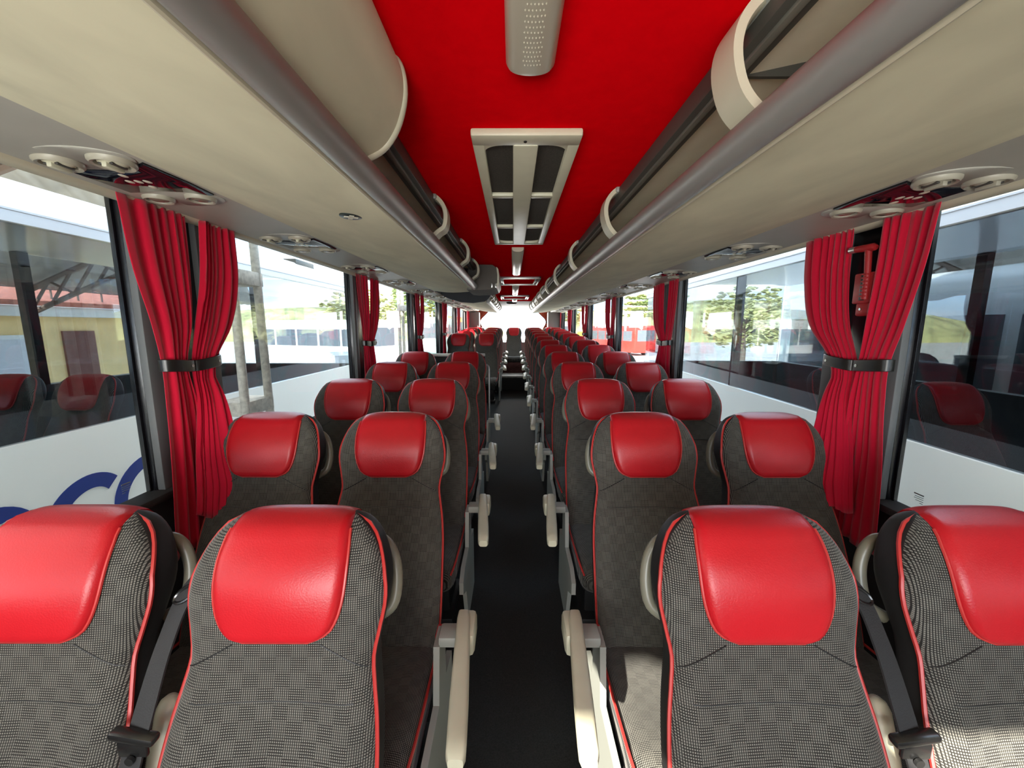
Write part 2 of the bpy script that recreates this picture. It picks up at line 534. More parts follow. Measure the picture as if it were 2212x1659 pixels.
# front and rear ends
for s in (-1, 1):
    b = MB()
    x0, x1 = sorted((s * (SIDE[s]['wall'] + 0.01), s * (SIDE[s]['glass'] + 0.03)))
    b.box(x0, x1, Y_FRONT, -0.45, 0.98, 2.09)  # unseen solid panels behind the camera, added to block side sun
    struct(b.obj('trim_%d' % (21 if s < 0 else 22), MA['wall_dark'], smooth=False))
b = MB()
b.box(-1.45, 1.54, Y_FRONT - 0.05, Y_FRONT, -1.0, 0.88)
b.box(-1.45, 1.54, Y_FRONT - 0.05, Y_FRONT, 2.12, 2.46)
b.box(-1.45, -1.28, Y_FRONT - 0.05, Y_FRONT, 0.88, 2.12)
b.box(1.36, 1.54, Y_FRONT - 0.05, Y_FRONT, 0.88, 2.12)
struct(b.obj('wall_front', MA['wall_dark'], smooth=False))
b = MB()
b.box(-1.45, 1.54, Y_BACK, Y_BACK + 0.05, -1.0, 1.12)
b.box(-1.45, 1.54, Y_BACK, Y_BACK + 0.05, 2.10, 2.46)
b.box(-1.45, -1.04, Y_BACK, Y_BACK + 0.05, 1.12, 2.10)
b.box(1.10, 1.54, Y_BACK, Y_BACK + 0.05, 1.12, 2.10)
struct(b.obj('wall_back', MA['grey_panel'], smooth=False))
b = MB()
b.box(-1.04, 1.10, Y_BACK + 0.02, Y_BACK + 0.03, 1.12, 2.10)
struct(b.obj('window_15', MA['glass'], smooth=False))
for s in (-1, 1):
    b = MB()
    x0, x1 = sorted((s * (SIDE[s]['wall'] - 0.02), s * (0.99 if s < 0 else 1.03)))
    b.box(x0, x1, 11.60, 12.0, 0.9, 2.02, 0.03)
    struct(b.obj('trim_%d' % (15 if s < 0 else 16), MA['grey_panel']))

# ================================================================== luggage racks
def rack_underside(S, Y0, Yend, name, parent, ny=24):
    """beige underside from the gray line down to the rail; Yend(u) lets the rear end sweep round"""
    s = S['s']
    gx, gz = S['gray']
    rx, rz = S['rail']
    us = [i / 12.0 for i in range(13)]
    top, bot = [], []
    for j in range(ny + 1):
        for u in us:
            x = rx + 0.02 + (gx - rx - 0.02) * u
            z = (rz - 0.012) + (gz - rz + 0.012) * u - 0.018 * math.sin(PI * u)
            y = Y0 + (Yend(u) - Y0) * j / ny
            bot.append((s * x, y, z))
            top.append((s * x, y, z + 0.03))
    b = MB()
    n = len(us)
    N = len(bot)
    fs = []
    for j in range(ny):
        for i in range(n - 1):
            a = j * n + i
            fs.append((a, a + 1, a + n + 1, a + n))
            fs.append((N + a, N + a + n, N + a + n + 1, N + a + 1))
    for i in range(n - 1):
        fs.append((i, N + i, N + i + 1, i + 1))
        a = ny * n + i
        fs.append((a, a + 1, N + a + 1, N + a))
    for j in range(ny):
        for i in (0, n - 1):
            a = j * n + i
            fs.append((a, a + n, N + a + n, N + a))
    b.add(bot + top, fs)
    return b.obj(name, MA['rack_beige'], parent)

def arc_strap(S, y, parent, wy=0.075):
    s = S['s']
    rx, rz = S['rail']
    ce = S['ce']
    xs = [(ce + 0.035, CEIL - 0.005), (ce - 0.005, CEIL - 0.012), (ce - 0.036, CEIL - 0.045), (ce - 0.046, CEIL - 0.085), (ce - 0.038, CEIL - 0.13), (rx - 0.025, rz + 0.045), (rx + 0.02, rz + 0.005)]
    m = len(xs) * 4
    P = []
    for i in range(m + 1):
        t = i / m * (len(xs) - 1)
        P.append((sm(list(range(len(xs))), [p[0] for p in xs], t), sm(list(range(len(xs))), [p[1] for p in xs], t)))
    rings = []
    for i, p in enumerate(P):
        q0, q1 = P[max(i - 1, 0)], P[min(i + 1, m)]
        dx, dz = q1[0] - q0[0], q1[1] - q0[1]
        l = math.hypot(dx, dz)
        nx, nz = -dz / l, dx / l
        h = 0.010
        ring = []
        for (a, c) in ((-wy/2, -h), (-wy/2, h * 0.6), (-wy/2 + 0.008, h), (wy/2 - 0.008, h), (wy/2, h * 0.6), (wy/2, -h)):
            ring.append((s * (p[0] + nx * c), y + a, p[1] + nz * c))
        rings.append(ring)
    b = MB()
    b.loft(rings)
    o = b.obj('strap', MA['plastic_beige'], parent)
    b = MB()
    x0, x1 = sorted((s * (ce - 0.012), s * (ce + 0.04)))
    b.box(x0, x1, y - 0.045, y + 0.045, CEIL - 0.022, CEIL + 0.0, 0.006)
    b.disc((s * (ce + 0.012), y, CEIL - 0.026), 0.009, 0.006, seg=12)
    b.obj('strap_foot', MA['plastic_pale'], o)
    return o

def rack(s, Y0, Y1, Yend, label, straps, endwall=None):
    S = SIDE[s]
    rx, rz = S['rail']
    ce = S['ce']
    t = empty('luggage_rack', (0, 0, 0), label, 'luggage rack', 'overhead luggage racks')
    rack_underside(S, Y0, Yend, 'underside_panel', t)
    b = MB()
    b.tube([(s * rx, Y0, rz), (s * rx, Y0 + 0.3, rz), (s * rx, Y1 - 0.06, rz), (s * rx, Y1 - 0.02, rz), (s * rx, Y1, rz)], [0.031, 0.031, 0.031, 0.027, 0.015], 20)
    b.obj('front_rail', MA['rail'], t)
    b = MB()
    b.tube([(s * (rx + 0.030), Y0, rz - 0.020), (s * (rx + 0.030), Y1 - 0.03, rz - 0.020)], 0.006, 8)
    b.obj('pale_trim', MA['bead'], t)
    b = MB()
    line = [(ce + 0.05, CEIL - 0.035), (ce + 0.20, CEIL - 0.005), (ce + 0.42, CEIL - 0.04), (1.10, 2.11), (1.20, 2.10)]
    line = [(s * p[0], p[1]) for p in line]
    if s > 0: line = line
    b.strip(line, 0.012 * s, Y0, Y1 + (0.0 if endwall is None else 0.0))
    b.obj('inner_panel', MA['rack_inner'], t, smooth=False)
    b = MB()
    x0, x1 = sorted((s * (ce + 0.0), s * (ce + 0.055)))
    b.box(x0, x1, Y0, Y1 + 0.0, CEIL - 0.052, CEIL - 0.002, 0.006)
    ch = b.obj('ceiling_channel', MA['channel'], t)
    b = MB()
    x0, x1 = sorted((s * (ce + 0.018), s * (ce + 0.034)))
    b.box(x0, x1, Y0, Y1, CEIL - 0.060, CEIL - 0.048, 0.004)
    b.obj('channel_bead', MA['channel_light'], ch)
    for y in straps: arc_strap(S, y, t)
    return t

def yend_left(u):
    return sm([0, 0.06, 0.22, 0.5, 1.0], [3.72, 3.98, 4.18, 4.50, 5.06], u)
rl = rack(-1, Y_FRONT, 3.70, yend_left, 'long beige overhead luggage rack along the left windows, ending above the side doorway', [1.78, 2.62, 3.36])
rl2 = rack(-1, 5.60, 10.3, lambda u: 10.3, 'short beige luggage rack at the rear of the left side, behind the doorway', [6.0 + 0.75 * k for k in range(6)])
rr = rack(1, Y_FRONT, 10.1, lambda u: 10.1, 'full-length beige overhead luggage rack along the right windows', [0.765, 1.70, 2.68, 3.66, 4.6, 5.5, 6.4, 7.3, 8.2, 9.1])
# seam in the interior of the right rack near the camera
b = MB()
b.box(0.49, 0.62, 0.905, 0.914, CEIL - 0.035, CEIL - 0.004)
b.obj('panel_seam', MA['channel'], rr, smooth=False)

# closed bin lid hanging over the left rack near the camera
S = SIDE[-1]
def lid(prof, Y0, yend, parent, trim_w=0.02):
    npf = len(prof)
    m = (npf - 1) * 5
    P = [(sm(list(range(npf)), [p[0] for p in prof], i / 5.0), sm(list(range(npf)), [p[1] for p in prof], i / 5.0)) for i in range(m + 1)]
    rings = []
    for k in range(9):
        ring_o, ring_i = [], []
        for i, p in enumerate(P):
            ye = yend(i / m)
            y = Y0 + (ye - Y0) * k / 8.0
            ring_o.append((-p[0], y, p[1]))
            ring_i.append((-(p[0] + 0.016), y, p[1] + 0.004))
        rings.append(ring_o + ring_i[::-1])
    b = MB()
    b.loft(rings)
    o = b.obj('bin_lid', MA['rack_beige'], parent)
    b = MB()
    b.tube([(-(p[0] + 0.004), yend(i / m) - 0.004, p[1]) for i, p in enumerate(P)], trim_w / 2, 10)
    b.obj('lid_trim', MA['plastic_beige'], o)
    return o
LIDP = [(0.352, 1.988), (0.310, 2.022), (0.262, 2.070), (0.238, 2.110), (0.238, 2.145), (0.262, 2.154)]
lid(LIDP, Y_FRONT + 0.1, lambda t: sm([0, 0.25, 0.5, 0.75, 1.0], [0.99, 1.01, 0.965, 0.92, 0.885], t), rl)
# dark closed box at the rear end of that rack, bulging into the gangway
b = MB()
prof = [(-0.40, 2.15), (-0.26, 2.150), (-0.185, 2.148), (-0.152, 2.125), (-0.140, 2.06), (-0.142, 1.985), (-0.160, 1.945), (-0.20, 1.932), (-0.36, 1.925), (-0.42, 1.93)]
b.prism(prof, 'y', 3.62, 4.25)
pod = b.obj('end_bin', MA['pod'], rl, angle=60)
b = MB()
b.prism([(-0.15, 2.13), (-0.132, 2.11), (-0.126, 2.05), (-0.128, 1.985), (-0.150, 1.95), (-0.16, 1.96), (-0.142, 1.99), (-0.14, 2.06), (-0.146, 2.10)], 'y', 3.60, 4.26)
b.obj('end_trim', MA['plastic_beige'], pod)
b = MB()
for x in (-0.19, -0.155):  # two small steel blocks standing for bright glints
    b.box(x - 0.008, x + 0.008, 3.60, 3.63, 1.945, 1.985, 0.003)
b.obj('glint_block', MA['steel'], pod)
# charcoal face closing the front of the rear left rack
b = MB()
hp = [(-1.28, 2.08), (-1.05, 2.05), (-0.90, 1.985), (-0.73, 1.935), (-0.56, 1.925), (-0.40, 1.945), (-0.32, 2.0), (-0.275, 2.10), (-0.27, 2.155), (-1.28, 2.155)]
b.prism(hp, 'y', 5.50, 5.62)
b.obj('end_panel', MA['hull'], rl2, angle=60)
b = MB()
b.tube([(-0.985, 5.0, 2.025), (-0.965, 5.5, 2.02)], 0.008, 8)
b.obj('bright_trim', MA['bead'], rl2)

# grey strip and bead that run the whole length under both racks
for s in (-1, 1):
    S = SIDE[s]
    gx, gz = S['gray']
    bx_, bz = S['bead']
    b = MB()
    pts = []
    for i in range(11):
        u = i / 10.0
        pts.append((gx + (bx_ - gx) * u, gz + (bz + 0.012 - gz) * u + 0.004 * math.sin(PI * u)))
    poly = [(s * p[0], p[1]) for p in pts] + [(s * p[0], p[1] + 0.03) for p in reversed(pts)]
    b.prism(poly, 'y', Y_FRONT, 11.6)
    o = struct(b.obj('trim_%d' % (17 if s < 0 else 19), MA['strip_grey']))
    b = MB()
    c = []
    for k in range(12):
        a = 2 * PI * k / 12
        c.append((s * (bx_ + 0.014) + 0.034 * math.cos(a), bz + 0.014 + 0.015 * math.sin(a)))
    b.prism(c, 'y', Y_FRONT, 11.6)
    struct(b.obj('trim_%d' % (18 if s < 0 else 20), MA['bead']))

# ================================================================== overhead consoles (air nozzles, reading lights, buttons)
def strip_z(S, x):
    gx, gz = S['gray']
    bx_, bz = S['bead']
    u = (x - gx) / (bx_ - gx)
    return gz + (bz + 0.012 - gz) * u + 0.004 * math.sin(PI * u)
def ellipse(cx, cy, rx, ry, seg, z):
    return [(cx + rx * math.cos(2*PI*k/seg), cy + ry * math.sin(2*PI*k/seg), z) for k in range(seg)]
def make_console(s, near):
    S = SIDE[s]
    gx = S['gray'][0]
    xm = gx + 0.155
    r = empty('overhead_console', (s * xm, 0, 0), 'x', 'overhead console', 'overhead consoles')
    Z = lambda x: strip_z(S, xm + x)
    def put(b, name, mats, parent=r):
        o = b.obj(name, mats, parent)
        return o
    # two oval grey plates, one at each end
    z0 = Z(0)
    for (cy, ry) in ((-0.160, 0.074), (0.168, 0.082)):
        b = MB()
        rr_ = []
        for (k, dz, q) in ((0, 0.012, 1.02), (1, 0.000, 1.0), (2, -0.002, 0.97)):
            rr_.append([(p[0], p[1], z0 + dz) for p in ellipse(0, cy, 0.138 * q, ry * q, 28, 0)])
        b.loft(rr_)
        put(b, 'mounting_plate', MA['strip_grey'])
    # dark glossy control panel between them
    b = MB()
    out = [(-0.140, -0.13), (-0.08, -0.095), (0.0, -0.082), (0.08, -0.095), (0.138, -0.12), (0.146, -0.02), (0.140, 0.10), (0.08, 0.095), (0.0, 0.082), (-0.08, 0.095), (-0.138, 0.13), (-0.146, 0.02)]
    out = [(-p[0], p[1]) if s < 0 else p for p in out]
    b.loft([[(p[0], p[1], z0 + 0.012) for p in out], [(p[0], p[1], z0 - 0.003) for p in out], [(p[0] * 0.95, p[1] * 0.95, z0 - 0.006) for p in out]])
    put(b, 'control_panel', MA['gloss_dark'])
    # five buttons
    for (x, y) in ((0.0, 0.0), (0.027, 0.0), (-0.027, 0.0), (0.0, -0.048), (0.0, 0.048)):
        b = MB()
        rr_ = [[(p[0], p[1], z0 - 0.005 - dz) for p in ellipse(x - s * 0.01, y - 0.005, 0.0095 * q, 0.0150 * q, 14, 0)] for dz, q in ((-0.002, 1.0), (0.0015, 0.95), (0.003, 0.6))]
        b.loft(rr_)
        put(b, 'button', MA['button'])
    # two air nozzles at the near end, two reading lights at the far end
    for kind, cy, rad in (('air_nozzle', -0.145, 0.052), ('reading_light', 0.155, 0.046)):
        for cx in (-0.073, 0.073):
            b = MB()
            zz = z0 - 0.001
            prof = [(rad, 0.0), (rad * 0.98, -0.008), (rad * 0.88, -0.014), (rad * 0.74, -0.012), (rad * 0.70, -0.004), (rad * 0.66, 0.002)]
            b.loft([[(p[0], p[1], zz + h) for p in ellipse(cx, cy, q, q, 26, 0)] for q, h in prof])
            o = put(b, kind, MA['nozzle'])
            if kind == 'air_nozzle':
                b = MB()
                b.loft([[(p[0], p[1], zz + h) for p in ellipse(cx, cy, q, q, 20, 0)] for q, h in ((rad * 0.64, 0.0), (rad * 0.60, -0.008), (rad * 0.45, -0.013), (rad * 0.2, -0.015))])
                b.box(cx - 0.007, cx + 0.007, cy - rad * 0.5, cy + rad * 0.5, zz - 0.024, zz - 0.010, 0.003)
                b.obj('nozzle_core', MA['nozzle'] if s > 0 else MA['plastic_beige'], o)
                b = MB()
                b.box(cx - 0.020, cx - 0.010, cy - rad * 0.42, cy + rad * 0.42, zz - 0.0165, zz - 0.010, 0.002)
                b.box(cx + 0.010, cx + 0.020, cy - rad * 0.42, cy + rad * 0.42, zz - 0.0165, zz - 0.010, 0.002)
                b.obj('nozzle_slot', MA['nozzle_dark'], o)
            else:
                b = MB()
                b.loft([[(p[0], p[1], zz + h) for p in ellipse(cx, cy, q, q, 20, 0)] for q, h in ((rad * 0.69, -0.003), (rad * 0.60, -0.009), (rad * 0.35, -0.013), (rad * 0.1, -0.014))])
                b.obj('lens', MA['lamp_lens'], o)
    return r
for s in (-1, 1):
    proto = make_console(s, True)
    for k in range(11):
        o = proto if k == 0 else copy_tree(proto)
        o.location.y = (1.27 if s < 0 else 1.31) + 0.93 * k
        o['label'] = 'overhead console of nozzles and lights above the %s windows, %s from the nearest' % (SN[s], ORD[k])

# round badge with a white cross on the left rack underside
r_ = empty('first_aid_badge', (-0.533, 1.345, 0), 'round dark badge with a white cross under the left rack', 'badge')
zb = 1.957
b = MB()
b.loft([ellipse(0, 0, 0.036, 0.036, 28, zb + 0.004), ellipse(0, 0, 0.036, 0.036, 28, zb), ellipse(0, 0, 0.033, 0.033, 28, zb - 0.002)])
b.obj('disc', MA['badge_dark'], r_)
b = MB()
b.box(-0.022, 0.022, -0.007, 0.007, zb - 0.0035, zb - 0.0015)
b.box(-0.007, 0.007, -0.022, 0.022, zb - 0.0036, zb - 0.0014)
b.obj('cross', MA['button'], r_, smooth=False)
r_.rotation_euler = (0, 0, 0.5)

# ================================================================== things on the ceiling
def ceiling_light(x0, x1, Y0, Y1, label):
    t = empty('ceiling_light', ((x0 + x1) / 2, Y0, CEIL), label, 'ceiling light', 'slim lights along the ceiling')
    w = (x1 - x0) / 2
    L_ = Y1 - Y0
    rings = []
    N = 18
    for (y, q, dz) in ((0.0, 0.9, 0.0), (0.012, 1.0, -0.002), (L_ - 0.012, 1.0, -0.002), (L_, 0.93, 0.0)):
        ring = [(w * q * math.cos(PI * k / N), y, -0.002 - 0.034 * q * math.sin(PI * k / N) ** 0.5) for k in range(N + 1)]
        rings.append(ring)
    b = MB()
    b.loft(rings)
    b.obj('housing', MA['lamp_cover'], t)
    # perforated strip: rows of small raised beads
    b = MB()
    rows = int(L_ / 0.0125)
    for i in range(rows):
        y = 0.03 + i * 0.0125
        if y > L_ - 0.03: break
        for j in range(6):
            x = (j - 2.5) * 0.0062 + (0.0031 if i % 2 else 0)
            z = -0.002 - 0.034 * math.sin(math.acos(max(-1, min(1, x / w)))) ** 0.5
            b.add([(x - 0.0021, y, z + 0.001), (x, y - 0.004, z + 0.001), (x + 0.0021, y, z + 0.001), (x, y + 0.004, z + 0.001), (x, y, z - 0.0022)], [(0, 1, 4), (1, 2, 4), (2, 3, 4), (3, 0, 4)])
    b.obj('perforated_strip', MA['button'], t)
    return t
ceiling_light(-0.015, 0.087, -0.30, 0.905, 'perforated ceiling light nearest the camera on the red ceiling')
ceiling_light(-0.010, 0.080, 2.86, 4.15, 'ceiling light just behind the grey ceiling vent')
ceiling_light(-0.012, 0.086, 5.30, 6.80, 'ceiling light between the two red roof hatches')
ceiling_light(-0.018, 0.085, 7.95, 8.60, 'rearmost ceiling light beside the grey rear ceiling')

def ceiling_vent():
    x0, x1, y0, y1 = -0.121, 0.199, 1.19, 2.68
    t = empty('ceiling_vent', (0, 0, CEIL), 'grey slotted air vent frame on the red ceiling', 'vent')
    b = MB()
    z0, z1 = -0.022, 0.0
    xa, xb = -0.086, 0.000
    xc, xd = 0.076, 0.163
    yb = [1.255, 1.62, 1.655, 2.14, 2.19, 2.62]
    yA, yB = 1.255, 2.63
    b.box(x0, x1, y0, yA, z0, z1, 0.006)
    b.box(x0, x1, yB, y1, z0, z1, 0.006)
    for a, c in ((x0, xa), (xb, xc), (xd, x1)):
        b.box(a, c, yA - 0.01, yB + 0.01, z0 + (0.0 if a != xb else -0.004), z1, 0.006)
    for ya in (1.71, 2.22):
        for a, c in ((xa, xb), (xc, xd)):
            b.box(a - 0.004, c + 0.004, ya, ya + 0.035, z0 + 0.002, z1, 0.006)
    # rounded outer corners of the first and last openings
    for (xo, dirx) in ((xa, 1), (xd, -1)):
        for (yo, diry) in ((yA, 1), (yB, -1)):
            R = 0.055
            pts = [(xo - dirx * 0.004, yo - diry * 0.004)] + [(xo + dirx * R * (1 - math.sin(a)), yo + diry * R * 0.75 * (1 - math.cos(a))) for a in [PI / 2 * k / 8 for k in range(9)]]
            pts = [(p[0], p[1]) for p in pts]
            b.prism(pts, 'z', z0 + 0.002, z1)
    b.obj('frame', MA['plastic_beige'], t)
    for a, c in ((xa, xb), (xc, xd)):
        b = MB()
        b.box(a - 0.01, c + 0.01, yA - 0.01, yB + 0.01, -0.006, -0.001)
        b.obj('filter_mesh', MA['vent_mesh'], t, smooth=False)
    b = MB()
    b.disc((0.036, 1.225, z0 - 0.002), 0.005, 0.004, seg=12)
    b.obj('lock_hole', MA['black_plastic'], t)
    t.location = (0, 0, CEIL)
    return t
ceiling_vent()
def roof_hatch(x0, x1, y0, y1, label):
    t = empty('roof_hatch', ((x0 + x1) / 2, y0, CEIL), label, 'roof hatch', 'red roof hatches')
    cx = (x0 + x1) / 2
    w = (x1 - x0) / 2
    L_ = y1 - y0
    b = MB()
    b.box(-w, w, 0, 0.025, -0.028, 0, 0.004)
    b.box(-w, w, L_ - 0.025, L_, -0.028, 0, 0.004)
    b.box(-w, -w + 0.02, 0, L_, -0.028, 0, 0.004)
    b.box(w - 0.02, w, 0, L_, -0.028, 0, 0.004)
    for sx in (-1, 1):
        b.box(sx * (w - 0.055) - 0.005, sx * (w - 0.055) + 0.005, 0.06, L_ - 0.06, -0.024, 0, 0.002)
    b.obj('frame', MA['steel'], t)
    b = MB()
    b.box(-w + 0.01, w - 0.01, 0.01, L_ - 0.01, -0.010, 0)
    b.obj('panel', MA['ceiling_red'], t, smooth=False)
    for sx in (-1, 1):
        b = MB()
        b.box(sx * (w - 0.036) - 0.012, sx * (w - 0.036) + 0.012, 0.05, L_ - 0.05, -0.016, -0.008, 0.003)
        b.obj('slot', MA['black_plastic'], t)
    return t
roof_hatch(-0.172, 0.315, 4.50, 5.20, 'red roof hatch with bright frame, nearer one')
roof_hatch(-0.233, 0.297, 7.10, 7.90, 'red roof hatch with bright frame, farther one')
t = empty('ceiling_speaker', (-0.03, 9.2, CEIL - 0.02), 'small oval speaker on the grey rear ceiling', 'speaker')
b = MB()
b.loft([ellipse(0, 0, 0.12, 0.09, 20, 0.02), ellipse(0, 0, 0.12, 0.09, 20, -0.01), ellipse(0, 0, 0.09, 0.06, 20, -0.025)])
b.obj('housing', MA['channel'], t)
b = MB()
b.loft([ellipse(0, 0, 0.07, 0.05, 20, -0.02), ellipse(0, 0, 0.06, 0.04, 20, -0.032)])
b.obj('grille', MA['veh_red'], t)

# ================================================================== seats
SEAT_TOP = 1.222
ZW = [0.36, 0.50, 0.65, 0.76, 0.835, 0.895, 0.940, 0.992, 1.053, 1.094, 1.143, 1.177, 1.200, 1.213, 1.222]
WW = [0.224, 0.230, 0.229, 0.226, 0.218, 0.207, 0.201, 0.210, 0.221, 0.219, 0.205, 0.188, 0.168, 0.150, 0.132]
ZY = [0.36, 0.42, 0.50, 0.60, 0.70, 0.80, 0.88, 0.95, 1.00, 1.07, 1.13, 1.18, 1.21, 1.222]
YF = [-0.365, -0.345, -0.312, -0.268, -0.222, -0.176, -0.140, -0.112, -0.098, -0.083, -0.064, -0.035, -0.006, 0.025]
YB = [-0.215, -0.195, -0.168, -0.130, -0.092, -0.052, -0.018, 0.012, 0.032, 0.060, 0.076, 0.080, 0.070, 0.050]
def seat_w(z): return sm(ZW, WW, z)
def seat_f(z): return sm(ZY, YF, z)
def seat_b(z): return sm(ZY, YB, z)
NE = 4.6
def front_y(x, z):
    w = seat_w(z)
    f, bk = seat_f(z), seat_b(z)
    yc, hd = (f + bk) / 2, (bk - f) / 2
    q = min(1.0, abs(x) / w)
    y = yc - hd * (1 - q ** NE) ** (1 / NE)
    return y + dish(x, z, w)
def dish(x, z, w):
    a = 0.020 * max(0.0, min(1.0, (0.97 - z) / 0.15)) 
    q = min(1.0, abs(x) / w)
    return a * (1 - (q / 0.75) ** 2) if q < 0.75 else 0.0
def backrest_mesh():
    zs = [0.36 + 0.0215 * i for i in range(38)]
    zs = [z for z in zs if z < 1.16] + [1.165, 1.18, 1.193, 1.203, 1.212, 1.218, 1.222]
    N = 56
    b = MB()
    rings = []
    for z in zs:
        w, f, bk = seat_w(z), seat_f(z), seat_b(z)
        yc, hd = (f + bk) / 2, (bk - f) / 2
        ring = []
        for k in range(N):
            a = 2 * PI * k / N
            c, s_ = math.cos(a), math.sin(a)
            x = w * math.copysign(abs(c) ** (2 / NE), c)
            y = yc + hd * math.copysign(abs(s_) ** (2 / NE), s_)
            if s_ < 0: y += dish(x, z, w)
            ring.append((x, y, z))
        rings.append(ring)
    # front faces are woven cloth, the rest black
    n = N
    vs_ = [p for r in rings for p in r]
    fs, ms = [], []
    for i in range(len(rings) - 1):
        for j in range(N):
            k = (j + 1) % N
            fs.append((i*n + j, i*n + k, (i+1)*n + k, (i+1)*n + j))
            s_ = math.sin(2 * PI * (j + 0.5) / N)
            ms.append(0 if s_ < -0.13 else 1)
    fs.append(tuple(range(n - 1, -1, -1))); ms.append(1)
    fs.append(tuple((len(rings) - 1) * n + j for j in range(n))); ms.append(1)
    b.add(vs_, fs)
    b.m = ms
    return b.mesh('backrest', [MA['weave_back'], MA['back_black']], angle=60)
PB = 0.992
PZ = [0.992, 0.996, 1.002, 1.013, 1.034, 1.060, 1.094, 1.136, 1.178, 1.222]
PW = [0.070, 0.082, 0.098, 0.114, 0.127, 0.136, 0.142, 0.144, 0.142, 0.134]
def pad_mesh():
    """leather pad: climbs the front from its rounded lower edge, goes over the top and ends on the back"""
    rows = []
    zs = [0.992, 0.994, 0.998, 1.005, 1.016, 1.030, 1.047, 1.068, 1.089, 1.110, 1.131, 1.150, 1.166, 1.180, 1.193, 1.205, 1.214, 1.220]
    NU = 26
    pipe = {-1: [], 1: [], 0: []}
    for i, z in enumerate(zs):
        w = sm(PZ, PW, z)
        row = []
        for k in range(NU + 1):
            u = -1 + 2 * k / NU
            x = w * u
            xx = min(abs(x), seat_w(z) * 0.97)
            edge = min(1.0, (1 - abs(u)) / 0.14)
            edge = math.sqrt(max(0.0, edge * (2 - edge)))
            bott = min(1.0, (z - PB) / 0.018)
            off = 0.003 + 0.013 * edge * math.sqrt(max(0.0, bott * (2 - bott)))
            bulge = 0.010 * (1 - u * u) * math.sin(PI * min(1, max(0, (z - PB) / 0.23)))
            zt = 0.006 * edge if z > 1.2 else 0.0
            row.append((x, front_y(xx, z) - off - bulge, z + zt))
        rows.append(row)
    # over the top and down the back
    for (y, z, q) in ((0.030, SEAT_TOP + 0.012, 0.132), (0.050, SEAT_TOP + 0.011, 0.130), (0.070, SEAT_TOP + 0.002, 0.130), (0.086, SEAT_TOP - 0.02, 0.132), (0.091, SEAT_TOP - 0.05, 0.132), (0.088, SEAT_TOP - 0.09, 0.130)):
        rows.append([(q * (-1 + 2 * k / NU), y, z - 0.012 * (abs(-1 + 2 * k / NU) ** 4)) for k in range(NU + 1)])
    b = MB()
    n = NU + 1
    outer = [p for r in rows for p in r]
    inner = []
    for r in rows:
        for p in r:
            yc = 0.02
            inner.append((p[0] * 0.985, p[1] + (0.012 if p[1] < 0.04 else -0.012), p[2] - (0.012 if p[2] > 1.2 else 0)))
    O = len(outer)
    fs = []
    for i in range(len(rows) - 1):
        for k in range(NU):
            a = i * n + k
            fs.append((a, a + 1, a + n + 1, a + n))
            fs.append((O + a, O + a + n, O + a + n + 1, O + a + 1))
    R = len(rows)
    for k in range(NU):
        fs.append((k, O + k, O + k + 1, k + 1))
        a = (R - 1) * n + k
        fs.append((a, a + 1, O + a + 1, O + a))
    for i in range(R - 1):
        for k in (0, NU):
            a = i * n + k
            fs.append((a, a + n, O + a + n, O + a))
    b.add(outer + inner, fs)
    return b.mesh('headrest_pad', MA['leather'], angle=60), rows
def pad_piping_mesh(rows):
    pts = [rows[i][0] for i in range(15, -1, -1)] + [rows[0][k] for k in range(2, len(rows[0]) - 2, 3)] + [rows[i][-1] for i in range(0, 16)]
    pts = [(p[0] * 1.004, p[1] - 0.0005, p[2]) for p in pts]
    b = MB()
    b.tube(pts, 0.0034, 6)
    return b.mesh('pad_piping', MA['piping'])
def back_piping_mesh():
    pts = []
    side = []
    z = 0.40
    while z < 1.215:
        w = seat_w(z)
        f, bk = seat_f(z), seat_b(z)
        yc, hd = (f + bk) / 2, (bk - f) / 2
        c = 0.985
        q = 0.93
        x = w * 1.005
        y = yc - hd * 0.45
        if z > 1.10:
            y = yc - hd * (0.45 - 0.45 * (z - 1.10) / 0.12)
        side.append((x, y, z))
        z += 0.02
    top = [(0.135, 0.035, SEAT_TOP + 0.001), (0.10, 0.04, SEAT_TOP + 0.004)]
    out = []
    for sx in (-1, 1):
        b = MB()
        b.tube([(sx * p[0], p[1], p[2]) for p in side] + [(sx * 0.129, 0.036, SEAT_TOP - 0.004)], 0.0048, 6)
        out.append(b.mesh('back_piping', MA['piping']))
    return out
def cushion_mesh():
    b = MB()
    rings = []
    N = 40
    for (y, w, zc, hh) in ((-0.235, 0.205, 0.355, 0.045), (-0.25, 0.222, 0.356, 0.060), (-0.29, 0.229, 0.358, 0.066), (-0.40, 0.232, 0.362, 0.068), (-0.52, 0.235, 0.368, 0.072), (-0.64, 0.236, 0.374, 0.076), (-0.72, 0.235, 0.376, 0.078), (-0.765, 0.230, 0.372, 0.072), (-0.79, 0.220, 0.366, 0.060), (-0.803, 0.205, 0.36, 0.042), (-0.808, 0.18, 0.356, 0.02)):
        ring = []
        for k in range(N):
            a = 2 * PI * k / N
            c, s_ = math.cos(a), math.sin(a)
            x = w * math.copysign(abs(c) ** (2 / 5.0), c)
            z = zc + hh * math.copysign(abs(s_) ** (2 / 3.2), s_)
            if s_ > 0: z -= 0.016 * max(0, 1 - (x / (0.7 * w)) ** 2)
            ring.append((x, y, z))
        rings.append(ring)
    b.loft(rings)
    return b.mesh('cushion', MA['weave_seat'], angle=60)
